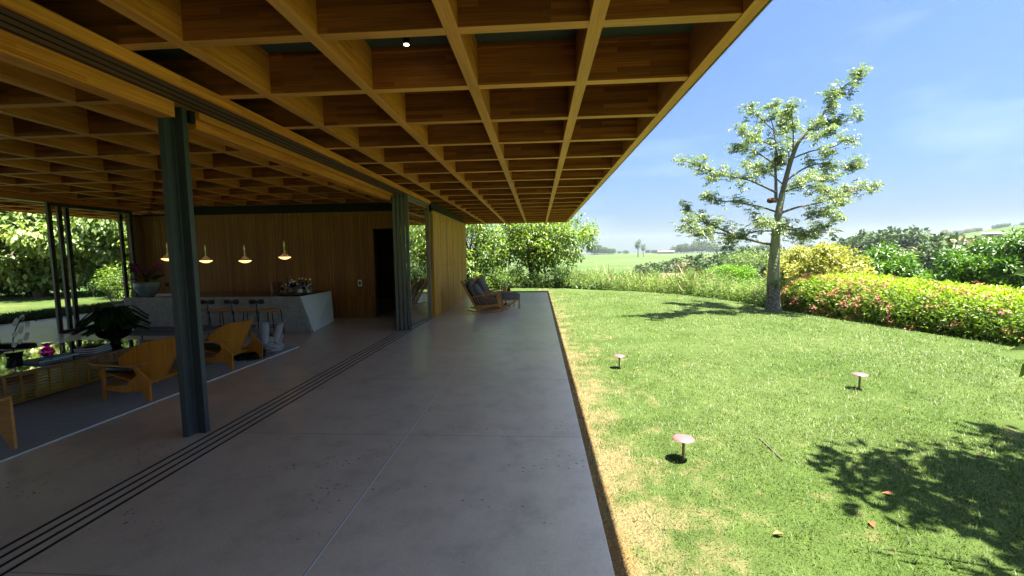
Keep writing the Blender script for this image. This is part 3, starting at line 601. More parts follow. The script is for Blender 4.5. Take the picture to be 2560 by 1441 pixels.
bl = [(727, 734, 9.62, .29, .042, AB, 'brass', 'short amber bottle with gold cap at the left front of the tray'), (716, 728, 9.85, .22, .05, CB, 'white_metal', 'squat clear bottle at the far left edge of the tray'),
      (706, 731, 9.66, .2, .045, AB, 'brass', 'small pale amber flask, lowest bottle at the left end'), (719, 727, 10.0, .36, .04, GB, 'blacksteel', 'tall dark green bottle in the back left of the tray'),
      (727, 726, 10.0, .40, .04, CB, 'blue', 'tallest bottle, clear glass with a blue cap'), (734, 732, 9.7, .3, .04, AB, 'brass', 'amber bottle with gold neck left of the tray centre'),
      (731, 727, 9.95, .33, .04, GB, 'white_metal', 'dark bottle with silver cap behind the amber ones'), (739, 728, 9.9, .3, .036, GB, 'brass', 'slim green bottle near the tray centre'),
      (744, 732, 9.68, .24, .04, CB, 'white_metal', 'low clear bottle at the tray centre front'), (750, 727, 9.95, .36, .038, GB, 'brass', 'tall green wine bottle with gold foil behind the red capped one'),
      (751, 733, 9.62, .25, .05, CB, 'maroon', 'squat bottle with big pale label and red cap'), (757, 727, 9.95, .365, .038, GB, 'white_metal', 'tall wine bottle with silver foil near the right'),
      (766, 728, 9.86, .35, .04, GB, 'brass', 'dark champagne bottle with round white label'), (777, 728, 9.82, .35, .038, GB, 'brass', 'green wine bottle at the far right of the tray'),
      (772, 731, 9.66, .2, .036, CB, 'white_metal', 'small white bottle in the right front'), (778, 731, 9.68, .23, .034, CB, 'brass', 'small clear bottle with gold cap at the right edge'),
      (760, 730, 9.75, .22, .04, GB, 'blacksteel', 'low black bottle between the red capped and champagne bottles')]
for px, py, Y, h, r, g_, cap, lab in bl:
    q = at(px, py, Y); bottle(h, r, .013, g_, M['paper'] if 'label' in lab or 'white' in lab else M['bottle_label'], cap, lab, q[0], Y)
ic = tag(MB().lathe([(.001, 0), (.12, 0), (.14, .26), (.13, .27), (.12, .25), (.1, .02), (.001, .02)], n=24).build('ice_bucket', M['dkwood'], smooth=True), 'dark brown ice bucket left of the bottle tray', 'ice bucket'); ic.location = (-6.62, 10.1, .834)
# planter with purple orchid
pt = thing('porcelain_planter', 'pale blue porcelain bowl planter standing at the left end of the bar', 'planter', (-9.50, 9.5, .834))
MB().lathe([(.001, 0), (.13, 0), (.14, .02), (.2, .1), (.25, .22), (.262, .32), (.25, .335), (.24, .32), (.2, .3), (.001, .3)], n=32).build('bowl', M['porcelain'], pt, smooth=True)
MB().lathe([(.001, .3), (.235, .305), (.001, .315)], n=24).build('soil', M['soil'], pt.children[0])
orc = thing('purple_orchid', 'purple orchid spray growing from the pale blue planter', 'plant', (-9.50, 9.5, 1.14))
ol = Leaves(); stm = MB()
for k in range(6):
    fl = Leaves()
    a = k * 1.05; e = np.array([math.cos(a) * .3, math.sin(a) * .2, .38 + .08 * math.sin(k * 2)]); pth = path([(0, 0, 0), e * [.35, .35, .7], e, e * [1.25, 1.25, .8]], 6)
    stm.tube(pth, .005, 5); q = pth[9:]
    for p in q:
        for _ in range(2): fl.scatter(p, .035, 6, .045, .035, .1)
    fl.build('flower_spray', M['purple_petal'], orc)
ol.scatter((0, 0, .05), .16, 26, .3, .06, -.2, tone=.3)
stm.build('stem', M['leaf_fern'], orc); ol.build('leaves', M['leaf_fern'], orc)
def book(x, y, z, w_, d, h, rz, mat, label, group):
    t = thing('book', label, 'book', (x, y, z), rz, group)
    MB().box(-w_ / 2, w_ / 2, -d / 2, d / 2, 0, .003).box(-w_ / 2, w_ / 2, -d / 2, d / 2, h - .003, h).box(-w_ / 2, -w_ / 2 + .004, -d / 2, d / 2, .003, h - .003).build('cover', mat, t)
    MB().box(-w_ / 2 + .004, w_ / 2 - .004, -d / 2 + .004, d / 2 - .004, .0031, h - .0031).build('pages', M['paper'], t); return t
book(-9.02, 9.45, .835, .3, .22, .03, .1, M['dkwood'], 'lowest book of the pile on the bar beside the planter', 'books on the bar'); book(-9.0, 9.45, .866, .28, .2, .03, -.05, M['pinkbook'], 'pink book on top of the pile beside the planter', 'books on the bar')

# ------------------------------------------------------------------ living room
rug = thing('grey_rug', 'large blue grey woven rug with pale piped edge under the lounge furniture', 'rug')
MB().box(-10.4, -4.612, 1.2, 7.6, .0005, .010).build('pile', M['rug'], rug); MB().box(-4.611, -4.597, 1.2, 7.6, .0005, .013).box(-10.4, -4.611, 7.601, 7.613, .0005, .013).build('piping', M['paper'], rug)

# coffee table with lattice front
ct = thing('coffee_table', 'long low coffee table with open wooden lattice sides and dark glass top', 'coffee table')
X0, X1, Y0, Y1 = -7.62, -6.1, 4.27, 6.35
MB().box(X0, X1, Y0, Y1, .375, .40).build('rim', M['lattice'], ct, bevel=.003)
MB().box(X0 + .03, X1 - .03, Y0 + .03, Y1 - .03, .4005, .408).build('glass_top', M['table_glass'], ct)
la = MB()
for k in range(15): y = Y0 + .02 + k * (Y1 - Y0 - .04) / 14; la.box(X1 - .03, X1 - .008, y - .009, y + .009, .07, .374)
for k in range(8):
    z = .09 + k * .0365
    for j in range(14):
        y = Y0 + .02 + j * (Y1 - Y0 - .04) / 14; zz = z + (.015 if j % 2 else 0)
        la.box(X1 - .022, X1 - .004, y + .01, y + (Y1 - Y0 - .04) / 14 - .01, zz - .007, zz + .007)
for k in range(11): x = X0 + .02 + k * (X1 - X0 - .04) / 10; la.box(x - .009, x + .009, Y0 + .008, Y0 + .03, .07, .374).box(x - .009, x + .009, Y1 - .03, Y1 - .008, .07, .374)
for k in range(10): z = .085 + k * .03; la.box(X0 + .02, X1 - .031, Y0 + .005, Y0 + .022, z - .006, z + .006)
la.box(X1 - .034, X1 - .002, Y0 + .002, Y1 - .002, .055, .069).build('lattice', M['lattice'], ct)
MB().box(X0 + .1, X1 - .1, Y0 + .1, Y1 - .1, .011, .054).build('plinth', M['dkwood'], ct)
# fern
fb = thing('black_bowl', 'glossy black footed bowl holding the fern on the coffee table', 'bowl', (-6.62, 6.02, .409))
MB().lathe([(.001, 0), (.09, 0), (.06, .03), (.07, .06), (.18, .12), (.235, .19), (.225, .2), (.2, .17), (.001, .16)], n=32).build('vessel', M['black_ceramic'], fb, smooth=True)
fe = thing('fern', 'bushy dark green fern with long arching fronds in the black bowl', 'plant', (-6.62, 6.02, .58)); fr = Leaves(); st_ = MB(); rf = random.Random(5)
for k in range(75):
    a = rf.uniform(0, 6.283); L = rf.uniform(.18, .44); up = rf.uniform(.12, .42); q = path([(0, 0, 0), (math.cos(a) * L * .45, math.sin(a) * L * .45, up), (math.cos(a) * L, math.sin(a) * L, up * .72 - .04)], 14)
    D = np.gradient(q, axis=0); st_.tube(q, .003, 4)
    for sgn in (-1, 1):
        s_ = np.cross(unit(D), [0, 0, 1.]) * sgn; fr.add(*leaf_mesh(q[2:], s_[2:] + unit(D)[2:] * .8 + [0, 0, -.2], np.tile([0, 0, 1.], (len(q) - 2, 1)), .075, .035, .1))
st_.build('stem', M['leaf_fern'], fe); fr.build('fronds', M['leaf_fern'], fe)
book(-6.45, 4.98, .409, .34, .26, .035, 1.45, M['blackbook'], 'thick black book lying under the blue one on the coffee table', 'books on the coffee table')
book(-6.33, 5.02, .445, .30, .22, .022, 1.5, M['blue'], 'bright blue book lying on the coffee table', 'books on the coffee table')
for k in range(3): book(-6.36 - .01 * k, 5.47, .409 + .028 * k, .24, .34, .026, .25 + .05 * k, M['blackbook'], ['bottom black book of the pile below the fern', 'middle black book of the pile below the fern', 'top black book of the pile below the fern'][k], 'books on the coffee table')
dish = tag(MB().lathe([(.001, 0), (.05, 0), (.09, .02), (.085, .025), (.001, .008)], n=20).build('dish', M['brass'], smooth=True), 'small metal dish on top of the black books', 'dish'); dish.location = (-6.38, 5.45, .495)
vs_ = tag(MB().lathe([(.001, 0), (.05, 0), (.075, .04), (.06, .09), (.02, .12), (.05, .16), (.06, .17)], n=20).build('purple_vase', M['glass_purple'], smooth=True), 'purple glass vase standing on the books on the coffee table', 'vase'); vs_.location = (-6.47, 5.0, .47)
vc_ = tag(MB().lathe([(.001, 0), (.045, 0), (.06, .04), (.03, .1), (.045, .15)], n=20).build('clear_vase', M['glass_clear'], smooth=True), 'clear glass vase beside the purple vase', 'vase'); vc_.location = (-6.42, 5.14, .47)
for i, (px, py, l) in enumerate(((58, 893, 'clear faceted glass ornament, nearer the books'), (15, 915, 'clear faceted glass ornament at the near end of the table'))):
    g_ = tag(MB().lathe([(.001, 0), (.012, .01), (.05, .07), (.035, .1), (.001, .1)], n=6).build('glass_ornament', M['glass_clear']), l, 'ornament', 'glass ornaments on the coffee table'); q = atz(px, py, .41); g_.location = q
# white orchid
wo = thing('white_orchid', 'white orchid flowers on an arching stem in front of the dark armchair', 'plant', (-7.02, 5.05, .409)); fl = Leaves(); s_ = MB()
s_.tube(path([(0, 0, 0), (.02, 0, .3), (.12, .05, .55), (.25, .1, .5)], 8), .006, 6)
for i in range(11):
    c = np.array([.06 + .02 * (i % 3), .02 + .05 * (i % 4) - .05, .2 + .035 * i])
    a = np.arange(5) * 1.2566 + i; D = np.stack([np.cos(a) * .7, np.sin(a) * .2, np.sin(a)], 1)
    fl = Leaves(); fl.add(*leaf_mesh(np.tile(c, (5, 1)), D, np.tile([.5, -1., .2], (5, 1)), .042, .048, .08)); fl.build('flower', M['white_petal'], wo)
s_.build('stem', M['leaf_fern'], wo); MB().lathe([(.001, 0), (.07, 0), (.09, .1), (.001, .1)], n=16).build('pot', M['black_ceramic'], wo, smooth=True)

# plywood lounge chairs seen from behind
def lounge_chair(label):
    t = thing('lounge_chair', label, 'armchair', (0, 0, 0), 0, 'plywood lounge chairs with their backs to the terrace')
    # local: faces -x, width along y (0 = near side), rear feet at x = 0
    bk = MB()
    # outline in (height z, y): wide shield shape, leaned back
    zs = [.17, .22, .30, .36, .40, .46, .54, .60, .66, .70, .715]; hw = [.14, .19, .23, .245, .32, .40, .43, .40, .35, .31, .27]
    V = []; nt_ = 10
    for th in (0, .014):
        for z, w_ in zip(zs, hw):
            for k in range(nt_ + 1):
                y = .34 + w_ * (k / nt_ * 2 - 1); V.append((-.22 + (z - .17) * .5 + th - .24 * (abs(y - .34) / .42) ** 2, y, z))
    m1 = nt_ + 1; N_ = m1 * len(zs); F = []
    for j in range(len(zs) - 1):
        for k in range(nt_): F += [(j * m1 + k, (j + 1) * m1 + k, (j + 1) * m1 + k + 1, j * m1 + k + 1), (N_ + j * m1 + k, N_ + j * m1 + k + 1, N_ + (j + 1) * m1 + k + 1, N_ + (j + 1) * m1 + k)]
        for k in (0, nt_): F.append((j * m1 + k, (j + 1) * m1 + k, N_ + (j + 1) * m1 + k, N_ + j * m1 + k))
    for j in (0, len(zs) - 1):
        for k in range(nt_): F.append((j * m1 + k, j * m1 + k + 1, N_ + j * m1 + k + 1, N_ + j * m1 + k))
    bk.add(V, F).build('back_shell', M['orange_ply'], t, smooth=True)
    MB().prism([(-.30, .22), (-.72, .36), (-.72, .375), (-.29, .24)], 'y', .06, .62).build('seat_shell', M['orange_ply'], t, bevel=.004)
    MB().sell((-.5, .34, .36), (.24, .27, .05), .4).build('seat_pad', M['leather'], t, smooth=True)
    for y in (-.012, .668):
        # boomerang side legs, flat plywood
        MB().prism([(-.015, .0), (.015, .0), (.02, .25), (-.15, .43), (-.185, .43), (-.14, .32), (-.28, .20), (-.52, .19), (-.56, .14), (-.3, .105), (-.10, .13)], 'y', y, y + .026).build('side_frame', M['orange_ply'], t, bevel=.004)
    for y in (-.012, .668):
        MB().prism([(-.60, .0), (-.57, .0), (-.545, .2), (-.55, .46), (-.585, .46), (-.59, .2)], 'y', y + .002, y + .024).build('front_leg', M['orange_ply'], t, bevel=.004)
    for y in (-.07, .64):
        MB().prism([(-.68, .47), (-.6, .45), (-.2, .43), (.02, .47), (.02, .48), (-.2, .45), (-.6, .475), (-.68, .49)], 'y', y, y + .08).build('armrest', M['oak'], t, bevel=.004)
    MB().box(-.28, -.22, .02, .66, .14, .18).box(-.58, -.54, .02, .66, .16, .2).build('cross_rail', M['orange_ply'], t, bevel=.003)
    return t
lc = lounge_chair('orange plywood lounge chair left of the steel column, nearer the viewer'); lc.location = (-4.66, 4.58, .013)
dup(lc, (-4.67, 5.94, .013), 0, 'orange plywood lounge chair right of the steel column, nearer the bar')
# basket with cushions
bk = thing('rope_basket', 'pale grey coiled rope basket on the rug in front of the bar', 'basket', (-4.93, 7.22, .013)); m_ = MB()
for k in range(11):
    r = .2 + .012 * math.sin(k * .9); z = .025 + k * .025; m_.tube([((r + .008 * math.sin(j * 2.3 + k)) * math.cos(j * math.pi / 12), (r + .008 * math.sin(j * 2.3 + k)) * math.sin(j * math.pi / 12), z + .006 * math.sin(j * 1.3 + k * 2)) for j in range(25)], .0165, 6, cap=False)
m_.build('coils', M['wicker'], bk, smooth=True)
c = tag(MB().sell((0, 0, 0), (.07, .22, .22), .45).build('cushion', M['grey_fabric'], smooth=True), 'taller pale grey cushion on the left of the rope basket', 'cushion', 'cushions in the basket'); c.location = (-4.98, 7.15, .36); c.rotation_euler = (0, .1, .7)
c = tag(MB().sell((0, 0, 0), (.06, .2, .19), .4).build('cushion', M['wicker'], smooth=True), 'shorter striped cushion leaning right in the rope basket', 'cushion', 'cushions in the basket'); c.location = (-4.80, 7.28, .34); c.rotation_euler = (0, .3, .5)
thr = Leaves()
for _ in range(60): thr.scatter((rng.uniform(-.3, .3), rng.uniform(-.2, .2), .05), .09, 30, .07, .012, .5)
o = thr.build('shaggy_throw', M['leather']); tag(o, 'dark shaggy throw lying on the rug behind the right lounge chair', 'throw'); o.location = (-5.05, 6.75, .013)
# low bench and sofa
be = thing('low_bench', 'low dark bench with thin steel edge behind the fern', 'bench', (-7.1, 7.35, 0))
MB().box(-.75, .98, -.3, .3, .33, .40).build('seat', M['char_fabric'], be, bevel=.02); MB().box(-.77, 1.0, -.32, -.301, .345, .385).box(.981, 1.0, -.3, .3, .345, .385).build('edge', M['alu'], be)
for x in (-.7, .93):
    for y in (-.26, .26): MB().tube([(x, y, .33), (x, y, 0)], .012, 8).build('leg', M['blacksteel'], be)
def arm_lounge(label, loc, rz):
    t = thing('leather_armchair', label, 'armchair', loc, rz, 'dark leather armchairs beyond the coffee table')
    MB().sell((0, 0, .36), (.42, .5, .11), .35, wob=.01).build('seat', M['leather'], t, smooth=True); MB().sell((-.40, 0, .6), (.13, .62, .26), .4, tr(0, 0, 0), wob=.01).build('backrest', M['leather'], t, smooth=True)
    for y in (-.52, .52):
        MB().sell((.0, y, .55), (.42, .09, .07), .5, wob=.01).build('armrest', M['leather'], t, smooth=True)
        MB().prism([(.28, 0), (.36, 0), (.40, .5), (.34, .5)], 'y', y - .025, y + .025).prism([(-.36, 0), (-.28, 0), (-.30, .5), (-.38, .5)], 'y', y - .025, y + .025).build('leg', M['oak'], t, bevel=.005)
    MB().box(-.36, .38, -.5, .5, .22, .27).build('rail', M['oak'], t, bevel=.01); return t
a1 = arm_lounge('dark leather armchair with wooden legs just beyond the glass table', (-8.25, 5.55, .013), 0.1); a1.scale = (.8, .8, .68)
dup(a1, (-9.5, 5.75, .013), 0.25, 'dark leather armchair farther left behind the white orchid')
ds = tag(MB().sell((0, 0, .24), (.42, .42, .2), .55, wob=.03).build('shaggy_pouf', M['leather'], smooth=True), 'round shaggy black pouf at the near end of the glass table', 'pouf'); ds.location = (-7.75, 4.55, .013)
# side table bottom left
sd = thing('wooden_side_table', 'pale wooden side table corner with tapered leg at the lower left', 'side table', (-4.75, 3.37, .013))
MB().box(-.7, .0, -.6, .0, .46, .487).build('top', M['oak'], sd, bevel=.004); MB().box(-.67, -.03, -.57, -.03, .488, .49).build('inlay', M['dkwood'], sd)
for (sx_, sy_) in ((0, 0), (-.7, 0), (0, -.6), (-.7, -.6)):
    dx = -1 if sx_ == 0 else 1; dy = -1 if sy_ == 0 else 1
    q = MB(); q.add([(sx_, sy_, .459), (sx_ + dx * .3, sy_, .459), (sx_ + dx * .04, sy_, 0), (sx_, sy_, 0), (sx_, sy_ + dy * .022, .459), (sx_ + dx * .3, sy_ + dy * .022, .459), (sx_ + dx * .04, sy_ + dy * .022, 0), (sx_, sy_ + dy * .022, 0)],
          [(0, 1, 2, 3), (7, 6, 5, 4), (0, 4, 5, 1), (1, 5, 6, 2), (2, 6, 7, 3), (3, 7, 4, 0)]); q.build('leg', M['oak'], sd)
# wicker chair on far deck
wc = thing('wicker_chair', 'pale wicker tub chair on the far deck behind the bar end', 'chair', (-12.35, 11.6, 0))
m_ = MB()
for k in range(26):
    a = -2.2 + k * 4.4 / 25 ; c_, s2 = math.cos(a), math.sin(a); m_.tube([(.24 * c_, .24 * s2, .4), (.33 * c_, .33 * s2, .6), (.36 * c_, .36 * s2, .86)], .008, 5)
m_.tube([(.36 * math.cos(-2.2 + k * 4.4 / 20), .36 * math.sin(-2.2 + k * 4.4 / 20), .86) for k in range(21)], .018, 6).build('tub_back', M['wicker'], wc)
MB().lathe([(.001, .38), (.24, .38), (.25, .42), (.001, .45)], n=20).build('seat', M['wicker'], wc, smooth=True)
for a in (.8, 2.3, 3.9, 5.5): MB().tube([(.18 * math.cos(a), .18 * math.sin(a), .38), (.25 * math.cos(a), .25 * math.sin(a), 0)], .014, 6).build('leg', M['oak'], wc)

# ------------------------------------------------------------------ terrace chairs
def rocker(label, loc, rz, bolster):
    t = thing('rocking_chair', label, 'rocking chair', loc, rz, 'slatted wooden rocking chairs on the terrace')
    # local: faces +x, y 0..0.66
    for y in (.0, .64):
        MB().bar((-.09, y, .10), (-.55, y, .96), .035, .07, up=(1, 0, .5)).build('back_post', M['oak'], t, bevel=.004)
        MB().bar((.60, y, .12), (.52, y, .60), .035, .06, up=(1, 0, 0)).build('front_post', M['oak'], t, bevel=.004)
        MB().bar((-.30, y, .47), (.53, y, .595), .055, .028).build('armrest', M['oak'], t, bevel=.004)
        MB().bar((-.10, y, .17), (.58, y, .25), .03, .065).build('side_rail', M['oak'], t, bevel=.004)
        for k in range(9):
            u = (k + .6) / 9.3; MB().bar((-.08 + .66 * u, y, .19 + .075 * u), (-.24 + .76 * u, y, .475 + .118 * u), .014, .014).build('spindle', M['oak'], t)
        q = MB(); n = 14; V = []; c_ = (.18, 2.2)
        for k in range(n + 1):
            th = -.27 + .58 * k / n
            for r in (2.2, 2.165): V += [(.18 + r * math.sin(th), y - .018, 2.2 - r * math.cos(th)), (.18 + r * math.sin(th), y + .018, 2.2 - r * math.cos(th))]
        for k in range(n):
            i = 4 * k; F_ = [(i, i + 4, i + 5, i + 1), (i + 2, i + 3, i + 7, i + 6), (i, i + 2, i + 6, i + 4), (i + 1, i + 5, i + 7, i + 3)]
            q.f += F_
        q.v = V; q.f += [(0, 1, 3, 2), (4 * n, 4 * n + 2, 4 * n + 3, 4 * n + 1)]; q.build('rocker_rail', M['oak'], t)
        MB().prism([(-.13, .03), (-.05, .03), (-.02, .16), (-.11, .18)], 'y', y - .02, y + .02).build('foot_block', M['oak'], t)
    MB().bar((-.13, .32, .16), (-.54, .32, .93), .60, .02, up=(1, 0, .5)).build('back_panel', M['dkwood'], t)
    MB().box(-.1, .58, .02, .62, .20, .225, tr(0, 0, 0)).build('seat_frame', M['oak'], t)
    MB().sell((.24, .32, .30), (.34, .30, .075), .3, rot(-.08, 'Y')).build('seat_cushion', M['char_fabric'], t, smooth=True)
    Tb = tr(-.22, .32, .62) @ rot(-.48, 'Y')
    MB().sell((0, 0, 0), (.085, .29, .34), .35, Tb).build('back_cushion', M['char_fabric'], t, smooth=True)
    if bolster: MB().sell((0, 0, 0), (.10, .27, .24), .45, tr(-.10, .30, .62) @ rot(-.55, 'Y')).build('throw_pillow', M['char_fabric'], t, smooth=True)
    return t
rocker('nearer wooden rocking chair with charcoal cushions by the timber wall', (-1.72, 12.1, 0), .0, True)
rocker('farther wooden rocking chair with tall charcoal back cushion', (-1.66, 13.55, 0), -.12, False)
ot = thing('ottoman', 'charcoal cushioned ottoman on a low wooden frame in front of rocking chairs', 'ottoman', (-.86, 12.95, 0), .35)
MB().sell((0, .3, .40), (.31, .34, .085), .22).build('cushion', M['char_fabric'], ot, smooth=True); MB().box(-.29, .29, -.02, .62, .27, .31).build('frame', M['oak'], ot, bevel=.004)
for x in (-.27, .27):
    for y in (0, .6): MB().box(x - .02, x + .02, y - .02, y + .02, 0, .27).build('leg', M['oak'], ot)
stb = thing('terrace_side_table', 'small low table between the rocking chair and ottoman holding drinks', 'side table', (-1.12, 13.95, 0))
MB().lathe([(.001, .46), (.24, .46), (.24, .485), (.001, .485)], n=24).build('top', M['oak'], stb, smooth=True)
MB().tube([(0, 0, .46), (0, 0, .02)], .02, 8).lathe([(.001, 0), (.15, 0), (.15, .018), (.001, .02)], n=20).build('pedestal', M['blacksteel'], stb)
jg = thing('juice_jug', 'glass jug of yellow juice with a pale lid on the terrace table', 'jug', (-1.10, 13.85, .486))
MB().lathe([(.001, .0), (.05, 0), (.06, .16), (.001, .16)], n=18).build('juice', M['juice'], jg, smooth=True); MB().lathe([(.056, 0), (.066, .17), (.055, .24), (.05, .26)], n=18).build('glass_body', M['glass_clear'], jg, smooth=True)
MB().lathe([(.001, .25), (.055, .25), (.05, .3), (.001, .31)], n=18).build('lid', M['white_metal'], jg, smooth=True)
bn = tag(MB().sell((0, 0, .05), (.05, .08, .045), .7, wob=.1).build('sunglasses_case', M['blacksteel'], smooth=True), 'small black case lying on the terrace table', 'case'); bn.location = (-1.0, 13.98, .486)
# ceiling spot
sp = thing('ceiling_spotlight', 'small black cylindrical spotlight fixed inside a roof coffer', 'spotlight', (-1.077, 3.55, 3.46))
MB().tube([(0, 0, .10), (0, 0, 0)], .03, 16).build('housing', M['blacksteel'], sp, smooth=True); MB().tube([(0, 0, -.0005), (0, 0, -.004)], .022, 16).build('lens', M['glow2'], sp)

# ------------------------------------------------------------------ garden lamps, leaf litter
def mushroom(label):
    t = thing('garden_lamp', label, 'garden lamp', (0, 0, 0), 0, 'maroon mushroom lamps set in the lawn')
    MB().tube([(0, 0, -.02), (0, 0, .19)], .0115, 12).build('stem', M['maroon'], t, smooth=True)
    MB().lathe([(.001, .183), (.083, .190), (.09, .194), (.088, .198), (.06, .208), (.001, .214)], n=36).build('cap', M['maroon'], t, smooth=True); return t
m0 = mushroom('nearest maroon mushroom garden lamp on the dry edge of the lawn'); m0.location = (1.224, 3.52, GZ)
dup(m0, (1.24, 6.43, GZ), 0, 'middle distance mushroom garden lamp close to the terrace edge'); dup(m0, (4.08, 5.46, GZ), 0, 'mushroom garden lamp out on the right part of the lawn')
for i, (px, py, l) in enumerate(((1945, 1336, 'curled orange brown dead leaf on the sunny lawn'), (2180, 1312, 'dead leaf lying in the dappled tree shade'), (2222, 1237, 'small brown dead leaf in the deep shade'), (2450, 1139, 'pale brown dead leaf near the right edge of the shade'))):
    q = atz(px, py, GZ + .02); m_ = MB().add([(-.035, 0, 0), (0, .02, .012), (.04, 0, .004), (0, -.02, .018), (.01, 0, -.002)], [(0, 1, 4), (1, 2, 4), (2, 3, 4), (3, 0, 4)])
    o = tag(m_.build('fallen_leaf', M['dead']), l, 'leaf', 'dead leaves on the lawn'); o.location = q; o.rotation_euler = (0, 0, i * 1.3)
m_ = MB(); q = path([(*atz(1898, 1095, GZ + .02),), (*atz(1930, 1125, GZ + .02),), (*atz(1957, 1150, GZ + .025),)], 5); m_.tube(q, .006, 5)
tag(m_.build('fallen_twig', M['bark_plain']), 'thin dry twig lying on the lawn between the lamps', 'twig')

# ------------------------------------------------------------------ main tree
def tp(X, Y, d=0): return at(1640 + X / 2.184, 140 + Y / 2.184, 12.9 + d)
TREE = Vector((7.05, 12.9, GZ))
mt = thing('silk_floss_tree', 'tall solitary tree with thick pale green trunk standing on the lawn', 'tree', TREE)
def rel(p): return np.array(p) - np.array(TREE)
tm = MB()
trunk = path([rel(tp(640, 1393)), rel(tp(641, 1300)), rel(tp(642, 1200)), rel(tp(646, 1100)), rel(tp(653, 1000)), rel(tp(658, 930)), rel(tp(670, 850)), rel(tp(690, 750))], 5)
def rr(p): return np.interp(p[:, 2], [-.1, 0, .1, .3, .8, 1.3, 2.2, 3.2, 4.2], [.27, .235, .20, .18, .178, .155, .12, .088, .07])
trunk[0, 2] = -.05
tm.tube(trunk, list(rr(trunk)), 18)
tm.build('trunk', M['bark'], mt, smooth=True)
L_ = Leaves(); br_ = MB(); rt = random.Random(11)
limbs = [([(655, 800), (655, 700), (652, 600), (655, 500), (642, 400), (622, 330)], 0, .05, [0, .1, .2, .1, .3, .4]),
 ([(690, 750), (715, 650), (745, 550), (785, 460), (850, 400), (910, 320), (960, 250), (1010, 180), (1080, 130), (1120, 80)], 1, .075, [0, 0, -.1, -.2, -.2, -.1, 0, .1, .1, .1]),
 ([(630, 1030), (540, 1012), (450, 985), (350, 945), (250, 890), (160, 825)], 2, .04, [0, -.2, -.5, -.8, -1.0, -1.2]),
 ([(640, 957), (560, 958), (470, 980), (400, 1010), (400, 1040)], 2, .025, [0, .3, .8, 1.2, 1.5]),
 ([(650, 850), (560, 822), (440, 800), (340, 790), (260, 760)], 2, .03, [0, .4, .9, 1.3, 1.6]),
 ([(420, 980), (300, 960), (200, 940), (155, 890)], 2, .02, [-.6, -1.2, -1.6, -2.0]),
 ([(652, 745), (580, 710), (480, 670), (350, 650), (250, 610), (140, 567)], 2, .035, [0, -.3, -.8, -1.1, -1.3, -1.5]),
 ([(655, 600), (570, 540), (500, 510), (420, 500)], 2, .022, [0, .4, .9, 1.3]),
 ([(652, 500), (570, 460), (520, 440), (475, 408)], 2, .02, [.1, .0, -.4, -.8]),
 ([(645, 410), (580, 350), (545, 310), (522, 272)], 2, .018, [.2, .5, .7, .9]),
 ([(730, 590), (715, 450), (690, 350), (650, 250)], 2, .025, [0, .5, .8, 1.0]),
 ([(745, 550), (750, 430), (742, 330), (735, 262)], 2, .022, [0, -.6, -1.0, -1.2]),
 ([(675, 935), (760, 955), (860, 965), (980, 965)], 2, .022, [0, -.5, -1.0, -1.3]),
 ([(675, 930), (760, 980), (850, 975), (960, 900)], 2, .018, [0, .5, 1.0, 1.4]),
 ([(690, 855), (780, 825), (900, 800), (1010, 760), (1110, 720), (1195, 710)], 2, .035, [0, .1, .3, .4, .5, .6]),
 ([(800, 820), (860, 870), (940, 850), (1020, 880)], 2, .018, [.2, -.5, -1.0, -1.3]),
 ([(700, 740), (830, 708), (930, 740), (1000, 800)], 2, .028, [0, -.6, -1.2, -1.7]),
 ([(715, 680), (800, 620), (900, 590), (1040, 610), (1125, 590)], 2, .03, [0, .3, .6, .9, 1.1]),
 ([(745, 560), (850, 520), (960, 500), (1040, 455)], 2, .026, [0, -.3, -.7, -1.0]),
 ([(880, 360), (980, 370), (1090, 315)], 2, .018, [-.1, .4, .7]),
 ([(800, 450), (900, 440), (960, 400)], 2, .018, [-.2, -.8, -1.2]),
 ([(700, 720), (760, 690), (850, 660), (960, 670)], 2, .022, [0, 1.0, 1.8, 2.3]),
 ([(690, 700), (620, 640), (560, 600), (480, 590)], 2, .022, [0, 1.0, 1.7, 2.2]),
 ([(670, 900), (600, 900), (560, 920)], 2, .014, [0, -.8, -1.2]), ([(670, 900), (680, 930), (700, 960)], 2, .012, [0, -.6, -1.0])]
for pts, kind, r0, dep in limbs:
    q = path([rel(tp(a, b, dd)) for (a, b), dd in zip(pts, dep)], 5); n = len(q); rad = np.linspace(r0, .008, n)
    br_.tube(q, list(rad), 7)
    i0 = {0: .35, 1: .3, 2: .33}[kind]; seg = np.linalg.norm(np.diff(q, axis=0), axis=1).sum()
    k = int(seg * 7)
    for _ in range(k):
        u = i0 + (1 - i0) * rt.random(); i = min(int(u * (n - 1)), n - 2); f_ = u * (n - 1) - i; p = q[i] * (1 - f_) + q[i + 1] * f_
        L = rt.uniform(.18, .5) * (1.15 - .4 * u); d = np.array([rt.gauss(0, 1), rt.gauss(0, 1), rt.gauss(.25, .6)]); d = d / np.linalg.norm(d) * L
        e = p + d; br_.tube([p, p + d * .5 + [0, 0, .03], e], [.008, .005, .003], 4)
        m2 = int(13 * L / .35) + 3; t_ = rng.random((m2, 1)) ** .7; c = p + d * t_ + rng.normal(size=(m2, 3)) * .075
        L_.palm(c, 5, .11, .032, .5, tone=.3 + .35 * rt.random())
    L_.palm(q[-1] + rng.normal(size=(9, 3)) * .06, 5, .11, .035, .5, tone=.5)
br_.build('branches', M['bark_plain'], mt, smooth=True); L_.build('crown', M['leaf_main'], mt)
bro = Leaves(); c = rel(at(1948, 708, 12.68)); bro.scatter(c, .07, 30, .2, .03, -.3); bro.build('bromeliad', M['leaf_lime'], mt)
pf = Leaves()
for X_, Y_ in ((684, 850), (1080, 738)): pf.scatter(rel(tp(X_, Y_, -.15)), .06, 16, .06, .03)
pf.build('blossom', M['pink_petal'], mt)
